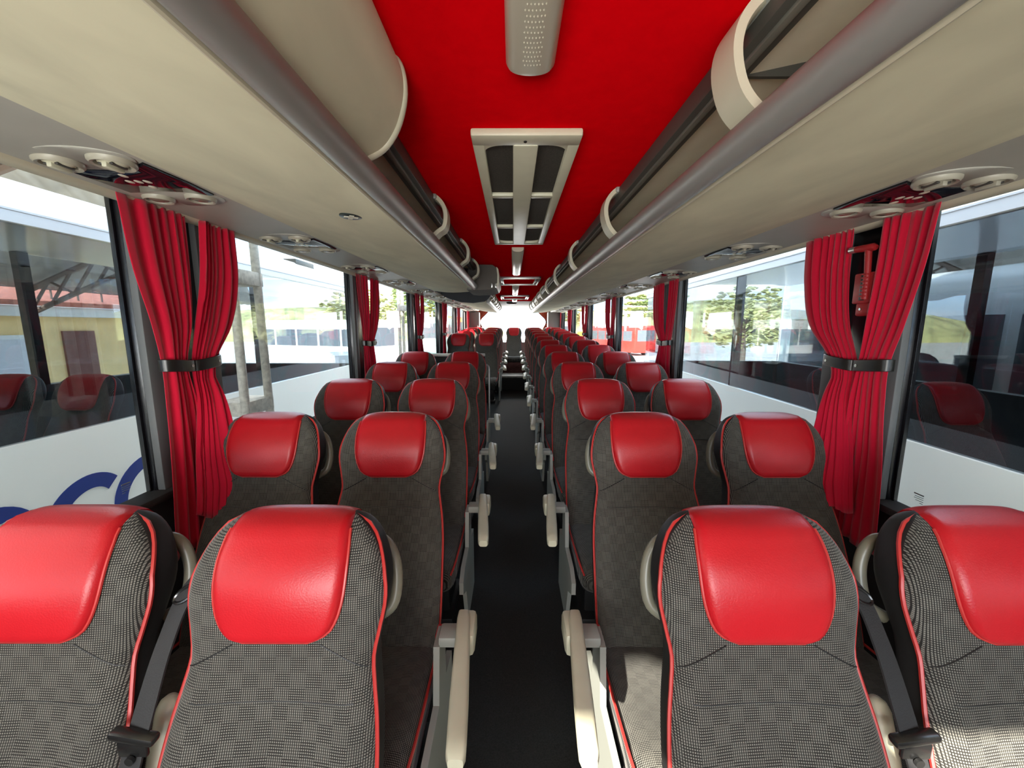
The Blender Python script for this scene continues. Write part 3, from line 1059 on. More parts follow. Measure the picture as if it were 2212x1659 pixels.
def cushion_piping_mesh():
    out = []
    for sx in (-1, 1):
        b = MB()
        b.tube([(sx * 0.226, -0.30, 0.412), (sx * 0.231, -0.42, 0.418), (sx * 0.234, -0.56, 0.426), (sx * 0.234, -0.70, 0.434), (sx * 0.228, -0.76, 0.424), (sx * 0.216, -0.79, 0.40)], 0.0048, 6)
        out.append(b.mesh('cushion_piping', MA['piping']))
    return out
def base_mesh():
    b = MB()
    b.box(-0.20, 0.20, -0.66, -0.22, 0.22, 0.30, 0.02)
    b.box(-0.17, 0.17, -0.56, -0.32, 0.02, 0.23, 0.02)
    b.box(-0.19, 0.19, -0.62, -0.28, -0.015, 0.03, 0.008)
    return b.mesh('pedestal', MA['back_black'])
def stitch_mesh():
    """seam lines across the backrest below the pad"""
    b = MB()
    for sx in (-1, 1):
        pts = []
        for i in range(9):
            u = i / 8.0
            x = 0.095 + 0.10 * u
            z = 0.985 - 0.055 * u
            pts.append((sx * x, front_y(x, z) - 0.0003, z))
        b.tube(pts, 0.0016, 5)
    pts = []
    for i in range(21):
        x = -0.175 + 0.35 * i / 20
        pts.append((x, front_y(abs(x), 0.875) - 0.0003, 0.875))
    b.tube(pts, 0.0016, 5)
    return b.mesh('seam', MA['back_black'])
ME = {}
ME['backrest'] = backrest_mesh()
ME['headrest_pad'], _rows = pad_mesh()
ME['pad_piping'] = pad_piping_mesh(_rows)
ME['back_piping'] = back_piping_mesh()
ME['cushion'] = cushion_mesh()
ME['cushion_piping'] = cushion_piping_mesh()
ME['pedestal'] = base_mesh()
ME['seam'] = stitch_mesh()
def aisle_side_meshes(a):
    """a = -1: the gangway is towards -x (seats on the right of the coach), +1: the other way round"""
    d = {}
    # D-shaped grab handle behind the shoulder
    b = MB()
    pts = [(0.15, 0.075, 1.130), (0.172, 0.085, 1.122), (0.195, 0.084, 1.098), (0.209, 0.078, 1.058), (0.214, 0.064, 1.010), (0.205, 0.048, 0.965), (0.17, 0.034, 0.942)]
    P = [(sm(list(range(7)), [p[0] for p in pts], t / 4), sm(list(range(7)), [p[1] for p in pts], t / 4), sm(list(range(7)), [p[2] for p in pts], t / 4)) for t in range(25)]
    b.tube([(a * p[0], p[1], p[2]) for p in P], 0.0150, 10)
    d['grab_handle'] = b.mesh('grab_handle', MA['handle'])
    # gangway armrest
    b = MB()
    rings = []
    for (y, x, z, w, h) in ((-0.425, 0.345, 0.625, 0.014, 0.012), (-0.435, 0.346, 0.632, 0.019, 0.020), (-0.47, 0.349, 0.636, 0.022, 0.024), (-0.60, 0.359, 0.632, 0.024, 0.023), (-0.75, 0.371, 0.628, 0.0255, 0.022), (-0.84, 0.378, 0.625, 0.0245, 0.021), (-0.872, 0.380, 0.623, 0.0235, 0.020), (-0.886, 0.381, 0.620, 0.018, 0.014)):
        rings.append([(a * (x + w * math.copysign(abs(math.cos(2*PI*k/20)) ** 0.5, math.cos(2*PI*k/20))), y, z + h * math.copysign(abs(math.sin(2*PI*k/20)) ** 0.5, math.sin(2*PI*k/20))) for k in range(20)])
    b.loft(rings)
    d['armrest'] = b.mesh('armrest', MA['plastic_beige'])
    b = MB()
    x0, x1 = sorted((a * 0.330, a * 0.390))
    b.box(x0, x1, -0.545, -0.425, 0.570, 0.648, 0.014)
    d['armrest_hub'] = b.mesh('armrest_hub', MA['plastic_beige'])
    b = MB()
    prof = [(-0.30, 0.02), (-0.30, 0.37), (-0.42, 0.39), (-0.43, 0.585), (-0.52, 0.585), (-0.55, 0.40), (-0.72, 0.395), (-0.79, 0.36), (-0.79, 0.30), (-0.68, 0.24), (-0.60, 0.02)]
    x0, x1 = sorted((a * 0.256, a * 0.276))
    b.prism(prof, 'x', x0, x1)
    b.box(*sorted((a * 0.27, a * 0.345)), -0.515, -0.445, 0.575, 0.612, 0.008)
    d['side_panel'] = b.mesh('side_panel', MA['plastic_pale'])
    # folded inner armrest between the pair of seats, seen on end
    b = MB()
    b.tube([(-a * 0.268, -0.20, 0.50), (-a * 0.268, -0.155, 0.62), (-a * 0.268, -0.115, 0.73), (-a * 0.268, -0.085, 0.81), (-a * 0.268, -0.079, 0.826), (-a * 0.268, -0.076, 0.834)], [0.024, 0.026, 0.026, 0.025, 0.019, 0.008], 14)
    d['folded_armrest'] = b.mesh('folded_armrest', MA['plastic_beige'])
    # belt buckle beside the cushion
    b = MB()
    b.box(*sorted((a * 0.236, a * 0.262)), -0.39, -0.34, 0.40, 0.50, 0.006)
    d['buckle'] = b.mesh('buckle', MA['black_plastic'])
    b = MB()
    b.box(*sorted((a * 0.234, a * 0.264)), -0.395, -0.335, 0.486, 0.516, 0.006)
    d['buckle_button'] = b.mesh('buckle_button', MA['buckle_red'])
    return d
AM = {-1: aisle_side_meshes(-1), 1: aisle_side_meshes(1)}
def make_seat(a, aisle):
    r = bpy.data.objects.new('coach_seat', None)
    COL.objects.link(r)
    r.empty_display_size = 0.1
    bk = link('backrest', ME['backrest'], r)
    link('seam', ME['seam'], bk)
    for me_ in ME['back_piping']: link('piping', me_, bk)
    pd = link('headrest_pad', ME['headrest_pad'], r)
    link('piping', ME['pad_piping'], pd)
    cu = link('cushion', ME['cushion'], r)
    for me_ in ME['cushion_piping']: link('piping', me_, cu)
    link('pedestal', ME['pedestal'], r)
    if a:
        link('grab_handle', AM[a]['grab_handle'], r)
    if a and aisle:
        ar = link('armrest', AM[a]['armrest'], r)
        link('hub', AM[a]['armrest_hub'], ar)
        link('side_panel', AM[a]['side_panel'], r)
        link('folded_armrest', AM[a]['folded_armrest'], r)
        bu = link('buckle', AM[a]['buckle'], r)
        link('button', AM[a]['buckle_button'], bu)
    return r
XS = {(1, True): 0.556, (1, False): 1.106, (-1, True): -0.512, (-1, False): -1.046}
protos = {}
for s in (-1, 1):
    for aisle in (True, False):
        protos[(s, aisle)] = make_seat(-s, aisle)
used = set()
front_seats = {}
for s in (-1, 1):
    rows = list(range(12)) if s > 0 else [0, 1, 2, 3, 4, 8, 9, 10, 11]
    for i, k in enumerate(rows):
        for aisle in (True, False):
            key = (s, aisle)
            o = protos[key] if key not in used else copy_tree(protos[key])
            used.add(key)
            y = ROW_Y[k]
            o.location = (XS[key], y, (-0.066 if k == 0 else zf(y) - 0.006))
            where = 'aisle' if aisle else 'window'
            if s < 0 and k >= 8:
                lab = 'red-topped grey %s seat on the left side, %s row behind the side doorway' % (where, ORD[k - 8])
            else:
                lab = 'red-topped grey %s seat %s of the aisle, %s row counting from the nearest' % (where, SN[s], ORD[k])
            tag(o, lab, 'seat', 'coach seats')
            if k == 0: front_seats[key] = o
for i, (x, w) in enumerate(((-1.02, 'far left end'), (-0.51, 'second from the left'), (0.03, 'middle'), (0.56, 'second from the right'), (1.09, 'far right end'))):
    o = make_seat(0, False)
    o.location = (x, 11.40, 1.565 - SEAT_TOP)
    tag(o, 'red-topped grey seat, %s of the rear bench row' % w, 'seat', 'coach seats')

# seat belts on the two front gangway seats
def ribbon(pts, w, wdir, th=0.0022):
    """flat webbing through points; wdir = across-direction at each point"""
    b = MB()
    rings = []
    m = (len(pts) - 1) * 6
    ts = list(range(len(pts)))
    for i in range(m + 1):
        t = i / 6.0
        p = Vector([sm(ts, [q[c] for q in pts], t) for c in range(3)])
        d = Vector([sm(ts, [q[c] for q in wdir], t) for c in range(3)]).normalized()
        p2 = Vector([sm(ts, [q[c] for q in pts], min(t + 0.05, len(pts) - 1)) for c in range(3)])
        p1 = Vector([sm(ts, [q[c] for q in pts], max(t - 0.05, 0)) for c in range(3)])
        tan = (p2 - p1).normalized()
        nn = tan.cross(d).normalized()
        rings.append([p + d * (w/2) + nn * th, p - d * (w/2) + nn * th, p - d * (w/2) - nn * th, p + d * (w/2) - nn * th])
    b.loft(rings)
    return b
for s in (-1, 1):
    seat = front_seats[(s, True)]
    o = s
    bl = ribbon([(o * 0.195, 0.05, 1.115), (o * 0.252, -0.015, 1.050), (o * 0.266, -0.075, 0.965), (o * 0.266, -0.135, 0.87), (o * 0.272, -0.185, 0.76), (o * 0.274, -0.235, 0.63), (o * 0.274, -0.27, 0.45), (o * 0.274, -0.28, 0.34)], 0.046,
                [(1, 0.6 * o, 0.3), (1, 0.5 * o, 0.2 * o), (1, 0.3 * o, 0), (1, 0.15 * o, 0), (1, 0.1 * o, 0), (1, 0.1 * o, 0), (1, 0, 0), (1, 0, 0)])
    belt = bl.obj('seat_belt', MA['belt'], seat)
    b = MB()
    ring = [(o * 0.256 + 0.027 * math.cos(2*PI*k/20), -0.022 + 0.010 * math.sin(2*PI*k/20), 1.045 + 0.013 * math.sin(2*PI*k/20) - 0.012 * o * math.cos(2*PI*k/20)) for k in range(20)]
    b.tube(ring, 0.0042, 8, closed=True)
    b.obj('belt_guide', MA['belt_metal'], belt)
    b = MB()
    b.box(o * 0.268 - 0.046, o * 0.268 + 0.046, -0.178, -0.154, 0.822, 0.840, 0.006, rot=Matrix.Rotation(-0.18 * o, 4, 'Y'))
    b.box(o * 0.268 - 0.030, o * 0.268 + 0.030, -0.176, -0.166, 0.790, 0.826, 0.004)
    tg = b.obj('belt_tongue', MA['belt_metal'], belt)
    b = MB()
    b.disc((o * 0.268, -0.178, 0.790), 0.009, 0.006, Matrix.Rotation(PI / 2, 3, 'X'), 14)
    b.obj('stop_button', MA['black_plastic'], belt)

# ================================================================== curtains
def curtain(s, ctrl, folds, label, m=None, seed=0, flip=False, amp=0.021, inward=None):
    """ctrl: (z, y_a, y_b) from the top down; tie at 1.45"""
    S = SIDE[s]
    rnd = random.Random(seed)
    zs_ = [c[0] for c in ctrl][::-1]
    ya_ = [c[1] for c in ctrl][::-1]
    yb_ = [c[2] for c in ctrl][::-1]
    NU, NZ = folds * 12, 44
    ph = rnd.uniform(0, 6)
    jit = [rnd.uniform(0.6, 1.3) for _ in range(folds + 2)]
    X0 = S['bead'][0] - 0.012
    ytie = 0.5 * (sm(zs_, ya_, 1.455) + sm(zs_, yb_, 1.455))
    t = empty('curtain', (s * X0, ytie, 1.45), label, 'curtain', 'red window curtains')
    vs_, fs = [], []
    for iz in range(NZ + 1):
        z = zs_[0] + (zs_[-1] - zs_[0]) * iz / NZ
        ya, yb = sm(zs_, ya_, z), sm(zs_, yb_, z)
        pinch = math.exp(-((z - 1.455) / 0.14) ** 2)
        for k in range(NU + 1):
            u = k / NU
            v = (1 - u) if flip else u
            fv = v ** 1.45
            w = 0.5 + 0.34 * math.cos(2 * PI * (folds - 0.5) * fv + 0.9 * math.sin(4.1 * u + 2.2 * z + ph) + 0.4) + 0.16 * math.cos(2 * PI * 2.3 * fv + 1.7 * z + 2 * ph)
            a = amp * (0.85 + 0.35 * math.sin(7.3 * u + ph) + 0.2 * math.sin(3.1 * z + 11 * u)) * (1 - 0.4 * pinch)
            y = ya + (yb - ya) * (u + 0.012 * math.sin(4 * PI * (folds - 0.5) * fv))
            depth = a * w + 0.010 * pinch * math.sin(PI * u)
            bot = 0.012 * math.sin(3 * PI * u + ph) if iz == 0 else 0
            if inward: depth += inward(z, u)
            vs_.append((-s * depth, y - ytie, z - 1.45 + bot))
    n = NU + 1
    for iz in range(NZ):
        for k in range(NU):
            a = iz * n + k
            fs.append((a, a + 1, a + n + 1, a + n))
    b = MB()
    b.add(vs_, fs)
    cl = b.obj('cloth', m or MA['curtain'], t, angle=80)
    md = cl.modifiers.new('thickness', 'SOLIDIFY')
    md.thickness = 0.0025
    # leather tie
    ya, yb = sm(zs_, ya_, 1.455), sm(zs_, yb_, 1.455)
    hw = (yb - ya) / 2 + 0.006
    b = MB()
    rings = []
    tilt = 0.10 * (1 if seed % 2 else -1)
    for k in range(25):
        a = 2 * PI * k / 24
        y = hw * math.copysign(abs(math.cos(a)) ** 0.7, math.cos(a))
        x = -s * (0.012 + 0.026 * math.copysign(abs(math.sin(a)) ** 0.7, math.sin(a)))
        dz = tilt * y
        nx, ny = -s * math.sin(a), math.cos(a)
        rings.append([(x, y, dz - 0.023), (x + nx * 0.004, y + ny * 0.004, dz - 0.021), (x + nx * 0.004, y + ny * 0.004, dz + 0.021), (x, y, dz + 0.023)])
    b.loft(rings, False, False)
    tb = b.obj('tie_strap', MA['tie'], t)
    b = MB()
    b.disc((-s * 0.040, hw * 0.55, tilt * hw * 0.55), 0.006, 0.004 * 1, Matrix.Rotation(PI / 2 * (-s), 3, 'Y'), 12)
    b.obj('stud', MA['stud'], tb)
    return t
for s in (-1, 1):
    for k, yc in enumerate(PIL[s]):
        top = SIDE[s]['bead'][1] + 0.012
        if s < 0:
            near = [(top, yc - 0.27, yc + 0.005), (1.80, yc - 0.245, yc - 0.0), (1.60, yc - 0.20, yc - 0.02), (1.455, yc - 0.180, yc - 0.064), (1.30, yc - 0.185, yc - 0.045), (1.05, yc - 0.20, yc - 0.035), (0.71, yc - 0.235, yc - 0.02)]
            far = [(top, yc + 0.075, yc + 0.265), (1.80, yc + 0.045, yc + 0.255), (1.60, yc - 0.01, yc + 0.185), (1.455, yc - 0.045, yc + 0.080), (1.30, yc - 0.035, yc + 0.085), (1.05, yc - 0.015, yc + 0.13), (0.82, yc - 0.005, yc + 0.19)]
        else:
            near = [(top, yc - 0.305, yc - 0.095), (1.80, yc - 0.28, yc - 0.09), (1.60, yc - 0.235, yc - 0.075), (1.455, yc - 0.195, yc - 0.062), (1.30, yc - 0.205, yc - 0.045), (1.05, yc - 0.235, yc - 0.045), (0.72, yc - 0.255, yc - 0.025)]
            far = [(top, yc + 0.045, yc + 0.305), (1.80, yc + 0.04, yc + 0.29), (1.60, yc + 0.01, yc + 0.225), (1.455, yc - 0.045, yc + 0.090), (1.30, yc - 0.04, yc + 0.11), (1.05, yc - 0.03, yc + 0.20), (0.82, yc - 0.01, yc + 0.29)]
        pos = '%s %s pillar from the nearest' % (ORD[k], SN[s])
        curtain(s, near, 6, 'tied red curtain, nearer half at the %s' % pos, seed=10 * k + (2 if s < 0 else 4))
        drape = None
        if k == 0:          # the first pair is draped in front of the second-row seat shoulder
            far = far[:4] + [(1.30, yc - 0.055, yc + 0.055), (1.05, yc - 0.115, yc - 0.035), (0.84 if s < 0 else 0.86, yc - 0.150, yc - 0.095)]
            drape = lambda z, u: (0.026 + 0.160 * u) * max(0.0, min(1.0, (1.38 - z) / 0.42))
        pink = (s > 0 and k == 5)  # this half is coloured pale to look backlit
        curtain(s, far, 7, ('curtain painted pale as if backlit, farther half at the %s' if pink else 'tied red curtain, farther half at the %s') % pos, m=MA['curtain_backlit'] if pink else None, seed=10 * k + (3 if s < 0 else 5), flip=True, inward=drape)
# rear window curtains swept to the corners
for s in (-1, 1):
    t = empty('rear_curtain', (s * 1.0, 11.93, 1.6), 'brown red curtain swept to the %s corner of the rear window' % SN[s], 'curtain', 'rear window curtains')
    vs_, fs = [], []
    NU, NZ = 20, 24
    for iz in range(NZ + 1):
        z = 2.08 - 0.95 * iz / NZ
        inner = sm([1.13, 1.55, 1.70, 1.80, 1.95, 2.08], [0.80, 0.92, 0.99, 0.97, 0.82, 0.70], z)
        for k in range(NU + 1):
            u = k / NU
            x = inner + (1.12 - inner) * u
            vs_.append((s * (x - 1.0), 0.018 * math.sin(9 * PI * u), z - 1.6))
    for iz in range(NZ):
        for k in range(NU):
            a = iz * (NU + 1) + k
            fs.append((a, a + 1, a + NU + 2, a + NU + 1))
    b = MB()
    b.add(vs_, fs)
    cl = b.obj('cloth', MA['brown_curtain'], t, angle=80)
    cl.modifiers.new('thickness', 'SOLIDIFY').thickness = 0.003
    b = MB()
    b.box(*sorted((s * -0.015, s * 0.14)), -0.03, 0.03, 0.10, 0.14, 0.008)
    b.obj('tie_strap', MA['tie'], t)

# ================================================================== emergency hammer on the first right pillar
X = 1.398
t = empty('emergency_hammer', (X, 1.603, 1.79), 'red emergency hammer in its holder on the first right pillar', 'hammer')
b = MB()
b.box(-0.008, 0.030, -0.052, 0.030, -0.10, 0.02, 0.006)
b.box(-0.002, 0.026, -0.040, 0.016, -0.150, -0.095, 0.008)
hd = b.obj('holder', MA['hammer_red'], t)
b = MB()
b.box(-0.012, 0.010, -0.028, -0.004, -0.088, 0.012, 0.003)
b.obj('holder_recess', MA['black_plastic'], hd)
b = MB()
b.disc((-0.004, -0.012, -0.122), 0.005, 0.004, Matrix.Rotation(-PI / 2, 3, 'Y'), 12)
b.obj('rivet', MA['stud'], hd)
b = MB()
b.tube([(-0.012, -0.034, -0.085), (-0.012, -0.032, 0.02), (-0.012, -0.024, 0.105)], [0.012, 0.011, 0.012], 10)
for k in range(7):
    b.box(-0.026, -0.016, -0.044, -0.022, -0.075 + 0.014 * k, -0.069 + 0.014 * k, 0.002)
ha = b.obj('handle', MA['hammer_red'], t)
b = MB()
b.tube([(-0.012, -0.055, 0.108), (-0.012, -0.045, 0.112), (-0.012, 0.03, 0.116)], [0.010, 0.015, 0.013], 12)
b.obj('head', MA['hammer_red'], t)
b = MB()
b.tube([(-0.012, 0.03, 0.116), (-0.012, 0.058, 0.117), (-0.012, 0.066, 0.117)], [0.013, 0.013, 0.006], 12)
b.obj('striking_tip', MA['steel'], t)

# ================================================================== partition and handrail by the side doorway
t = empty('partition', (-0.8, 4.75, zf(4.75)), 'dark partition with a white top rail behind the fifth left row', 'partition')
b = MB()
b.box(-0.50, 0.46, -0.02, 0.02, 0.0, 1.12, 0.01)
b.obj('panel', MA['wall_dark'], t)
b = MB()
b.box(-0.50, 0.46, -0.028, 0.028, 1.11, 1.145, 0.01)
b.obj('top_rail', MA['white'], t)
t = empty('handrail', (-0.295, 4.78, zf(4.78)), 'thin steel handrail beside the gangway at the side doorway', 'handrail')
b = MB()
b.tube([(0, 0, 0), (0, 0, 0.95), (-0.01, 0.01, 0.985), (-0.03, 0.03, 1.0)], 0.012, 10)
b.obj('pole', MA['steel'], t)
b = MB()
b.disc((0, 0, 0), 0.03, 0.012, seg=16)
b.obj('foot', MA['steel'], t)

# ================================================================== outside
GZ = -1.32
b = MB()
b.box(-70, 70, -40, 110, GZ - 0.2, GZ)
struct(b.obj('ground', MA['asphalt'], smooth=False))
def neighbour(X, s, Y0, Y1, label, glass_mat, divs, letters=False):
    """white coach parked alongside; its near side is the plane x = X, it extends away from us"""
    t = empty('parked_coach', (X, (Y0 + Y1) / 2, GZ), label, 'bus', 'coaches parked alongside')
    yo = (Y0 + Y1) / 2
    H0, Wd = -GZ, 2.5
    def bx(b, xa, xb, y0, y1, z0, z1, bev=0.0, mi=0):
        x0, x1 = sorted((s * xa, s * xb))
        b.box(x0, x1, y0 - yo, y1 - yo, z0 - GZ, z1 - GZ, bev, mi=mi)
    b = MB()
    bx(b, 0, 0.05, Y0, Y1, GZ + 0.3, 0.985)
    bx(b, Wd - 0.05, Wd, Y0, Y1, GZ + 0.3, 0.985)
    bx(b, 0, Wd, Y1 - 0.05, Y1, GZ + 0.3, 0.985)
    bx(b, 0, Wd, Y0, Y0 + 0.05, GZ + 0.3, 0.985)
    bx(b, 0, Wd, Y0, Y1, GZ + 0.3, GZ + 0.4)
    b.obj('lower_body', MA['bus_white'], t, smooth=False)
    b = MB()
    bx(b, 0.02, Wd - 0.02, Y0 + 0.02, Y1 - 0.02, -0.05, 0.0)
    b.obj('cabin_floor', MA['wall_dark'], t, smooth=False)
    b = MB()
    bx(b, Wd - 0.075, Wd - 0.055, Y0 + 0.06, Y1 - 0.06, 0.0, 0.975)
    bx(b, 0.06, Wd - 0.08, Y1 - 0.075, Y1 - 0.055, 0.0, 0.975)
    bx(b, 0.055, 0.075, Y0 + 0.06, Y1 - 0.06, 0.0, 0.97)
    b.obj('cabin_shade_lining', MA['wall_dark'], t, smooth=False)  # dark sheets added so the cabin behind the glass looks unlit
    b = MB()
    prof = [(0.0, 2.135), (0.0, 2.215), (0.035, 2.31), (0.12, 2.385), (0.28, 2.42), (Wd - 0.28, 2.42), (Wd - 0.10, 2.40), (Wd, 2.37), (Wd, 2.345), (Wd - 0.3, 2.37), (0.30, 2.37), (0.10, 2.30), (0.05, 2.135)]
    b.prism([(s * p[0], p[1] - GZ) for p in prof], 'y', Y0 - yo, Y1 - yo)
    rf = b.obj('roof', MA['bus_white'], t, angle=30)
    b = MB()
    bx(b, -0.006, 0.0, Y0, Y1, 2.135, 2.195)
    bx(b, -0.012, 0.0, Y0, Y1, 2.195, 2.205)
    b.obj('gutter_band', MA['bus_silver'], rf, smooth=False)
    for xa in (0.02, Wd - 0.03):
        yy = [Y0] + divs + [Y1]
        for k in range(len(yy) - 1):
            b = MB()
            bx(b, xa, xa + 0.008, yy[k] + 0.012, yy[k + 1] - 0.012, 0.98, 2.14 if xa < 1 else 2.35)
            b.obj('window', glass_mat, t, smooth=False)
    b = MB()
    for y in divs:
        bx(b, 0.03, 0.10, y - 0.03, y + 0.03, 0.98, 2.14)
        bx(b, Wd - 0.10, Wd - 0.03, y - 0.05, y + 0.05, 0.98, 2.35)
    b.obj('pillar_frame', MA['frit'], t, smooth=False)
    b = MB()
    bx(b, 0.08, Wd - 0.08, Y1 - 0.06, Y1 - 0.05, 0.98, 2.36)
    bx(b, 0.08, Wd - 0.08, Y0 + 0.05, Y0 + 0.06, 0.98, 2.36)
    b.obj('end_window', glass_mat, t, smooth=False)
    for y in (Y0 + 1.6, Y1 - 2.0):
        for xa in (0.0, Wd - 0.28):
            b = MB()
            b.disc((s * xa, y - yo, 0.48), 0.48, 0.28 * s, Matrix.Rotation(PI / 2, 3, 'Y'), 28)
            b.obj('wheel', MA['tyre'], t)
    return t, bx, yo
tl, bxl, yol = neighbour(-2.60, -1, -7.0, 6.6, 'white parked coach with blue lettering outside the left windows', MA['bus_glass'], [-4.5, -1.6, 1.45, 4.1])
tr, bxr, yor = neighbour(2.20, 1, -7.0, 7.4, 'plain white parked coach close outside the right windows', MA['bus_glass_dark'], [-4.3, -1.4, 1.55, 4.2, 5.8])
tr.rotation_euler = (0, 0, -0.05)
tr.location.x = 2.13
tr.location.z = GZ - 0.022
# roof intake box on the left coach
b = MB()
bxl(b, 0.10, 0.26, 5.0, 5.45, 2.36, 2.435, 0.01)
b.obj('roof_grille', MA['channel'], tl)
# blue letters o c o on its flank: round strokes cut from flat sheet
def arc_letter(cy, cz, r, w, a0, a1):
    b = MB()
    N = 40
    full = abs(a1 - a0) >= 359
    pts_o, pts_i = [], []
    for k in range(N + 1):
        a = math.radians(a0 + (a1 - a0) * k / N)
        sh = 0.10 * math.sin(a)
        pts_o.append((cy + r * 0.98 * math.cos(a) + sh * 0.35, cz + r * math.sin(a)))
        pts_i.append((cy + (r - w) * 0.94 * math.cos(a) + sh * 0.35, cz + (r - w) * math.sin(a)))
    fs, vs_ = [], []
    for x in (0.0, 0.004):
        vs_ += [(x, p[0] - yol, p[1] - GZ) for p in pts_o] + [(x, p[0] - yol, p[1] - GZ) for p in pts_i]
    n = N + 1
    for k in range(N):
        fs.append((2*n + k, 2*n + k + 1, 3*n + k + 1, 3*n + k))
        fs.append((k, k + 1, 2*n + k + 1, 2*n + k))
        fs.append((n + k, n + k + 1, 3*n + k + 1, 3*n + k))
    fs += [(0, n, 3*n, 2*n), (n - 1, 2*n - 1, 4*n - 1, 3*n - 1)]
    b.add(vs_, fs)
    b.obj('letter', MA['letter_blue'], tl, smooth=False)
arc_letter(1.76, 0.455, 0.245, 0.085, 0, 360)
arc_letter(2.24, 0.455, 0.245, 0.088, 46, 316)
arc_letter(2.635, 0.455, 0.250, 0.082, 0, 360)
# seats seen through the neighbours' glass
def other_seat(x, y, lab):
    r = make_seat(0, False)
    r.location = (x, y, 0.02)
    tag(r, lab, 'seat', 'seats inside the neighbouring coaches')
for k, y in enumerate((1.1, 1.95, 2.80, 3.65)):
    other_seat(-3.10, y, 'dim window seat seen inside the left neighbouring coach, %s from the nearest' % ORD[k])
for k, y in enumerate((1.1, 1.95, 2.80)):
    other_seat(-3.68, y, 'dim aisle seat seen inside the left neighbouring coach, %s from the nearest' % ORD[k])
for k, y in enumerate((1.55, 2.40, 3.25)):
    other_seat(2.72, y, 'dark seat seen inside the right neighbouring coach, %s from the nearest' % ORD[k])

# second coach beyond the right one
t = empty('far_coach', (6.6, 2.5, GZ), 'white coach parked beyond the right neighbouring coach', 'bus', 'coaches parked farther off')
def simple_bus(t, Wd, L_, body, band, h=3.6):
    b = MB()
    b.box(-Wd/2, Wd/2, -L_/2, L_/2, 0.3, h, 0.15, 3)
    b.obj('body', body, t)
    b = MB()
    for k in range(int(L_ // 1.7)):
        y = -L_/2 + 0.5 + 1.7 * k
        for x in (-Wd/2 - 0.01, Wd/2 - 0.01):
            b.box(x, x + 0.02, y, y + 1.55, h - 1.55, h - 0.55)
    for y in (-L_/2 - 0.01, L_/2 - 0.01):
        b.box(-Wd/2 + 0.28, Wd/2 - 0.28, y, y + 0.02, h - 1.55, h - 0.45)
    b.obj('window_band', band, t, smooth=False)
    for y in (-L_/2 + 1.6, L_/2 - 1.8):
        for x in (-Wd/2 + 0.25, Wd/2 - 0.25 ):
            b = MB()
            b.disc((x - 0.14, y, 0.48), 0.48, 0.28, Matrix.Rotation(PI / 2, 3, 'Y'), 24)
            b.obj('wheel', MA['tyre'], t)
simple_bus(t, 2.5, 11.0, MA['bus_white'], MA['far_glass'])
FAR = [
    ('parked_bus', (-12.0, 25.0), 'white bus parked across the yard beyond the left coach', 'bus', MA['bus_white'], 2.5, 9.0, 3.3, 1.25),
    ('parked_bus', (-6.6, 33.0), 'pale green truck parked far behind on the left', 'truck', MA['veh_green'], 2.4, 8.0, 3.6, 0.0),
    ('parked_bus', (-4.5, 43.0), 'orange bus parked far behind on the left', 'bus', MA['veh_orange'], 2.5, 9.0, 3.8, 0.0),
    ('parked_bus', (11.8, 43.0), 'red bus parked far behind on the right', 'bus', MA['veh_red'], 2.5, 9.0, 3.0, 0.3),
    ('parked_bus', (10.5, 52.0), 'yellow machine parked far behind on the right', 'vehicle', MA['veh_yellow'], 2.2, 4.0, 2.2, 0.4),
    ('parked_bus', (5.0, 44.0), 'white bus parked far behind on the right', 'bus', MA['bus_white'], 2.5, 9.0, 3.4, 0.0),
]
for nm, (x, y), lab, cat, m, wd, ln, h, rz in FAR:
    t = empty('parked_truck' if cat == 'truck' else ('parked_machine' if cat == 'vehicle' else 'parked_bus'), (x, y, GZ), lab, cat, 'vehicles parked farther off', rz)
    simple_bus(t, wd, ln, m, MA['far_glass'], h)
# white van on the left
t = empty('parked_van', (-6.2, 15.2, GZ), 'small white van parked in the yard on the left', 'van', None, 0.5)
b = MB()
b.prism([(-2.2, 0.3), (2.3, 0.3), (2.4, 0.9), (1.7, 1.15), (1.1, 1.9), (-2.1, 1.95), (-2.25, 1.0)], 'x', -0.85, 0.85)
b.obj('body', MA['bus_white'], t, angle=25)
b = MB()
b.prism([(1.62, 1.2), (1.08, 1.82), (1.02, 1.82), (1.5, 1.2)], 'x', -0.78, 0.78)
for x in (-0.86, 0.845):
    b.box(x, x + 0.015, -1.6, 0.9, 1.2, 1.75)
b.obj('window_glass', MA['gloss_dark'], t, smooth=False)
for y in (-1.4, 1.5):
    for x in (-0.86, 0.66):
        b = MB()
        b.disc((x, y, 0.33), 0.33, 0.2, Matrix.Rotation(PI / 2, 3, 'Y'), 20)
        b.obj('wheel', MA['tyre'], t)

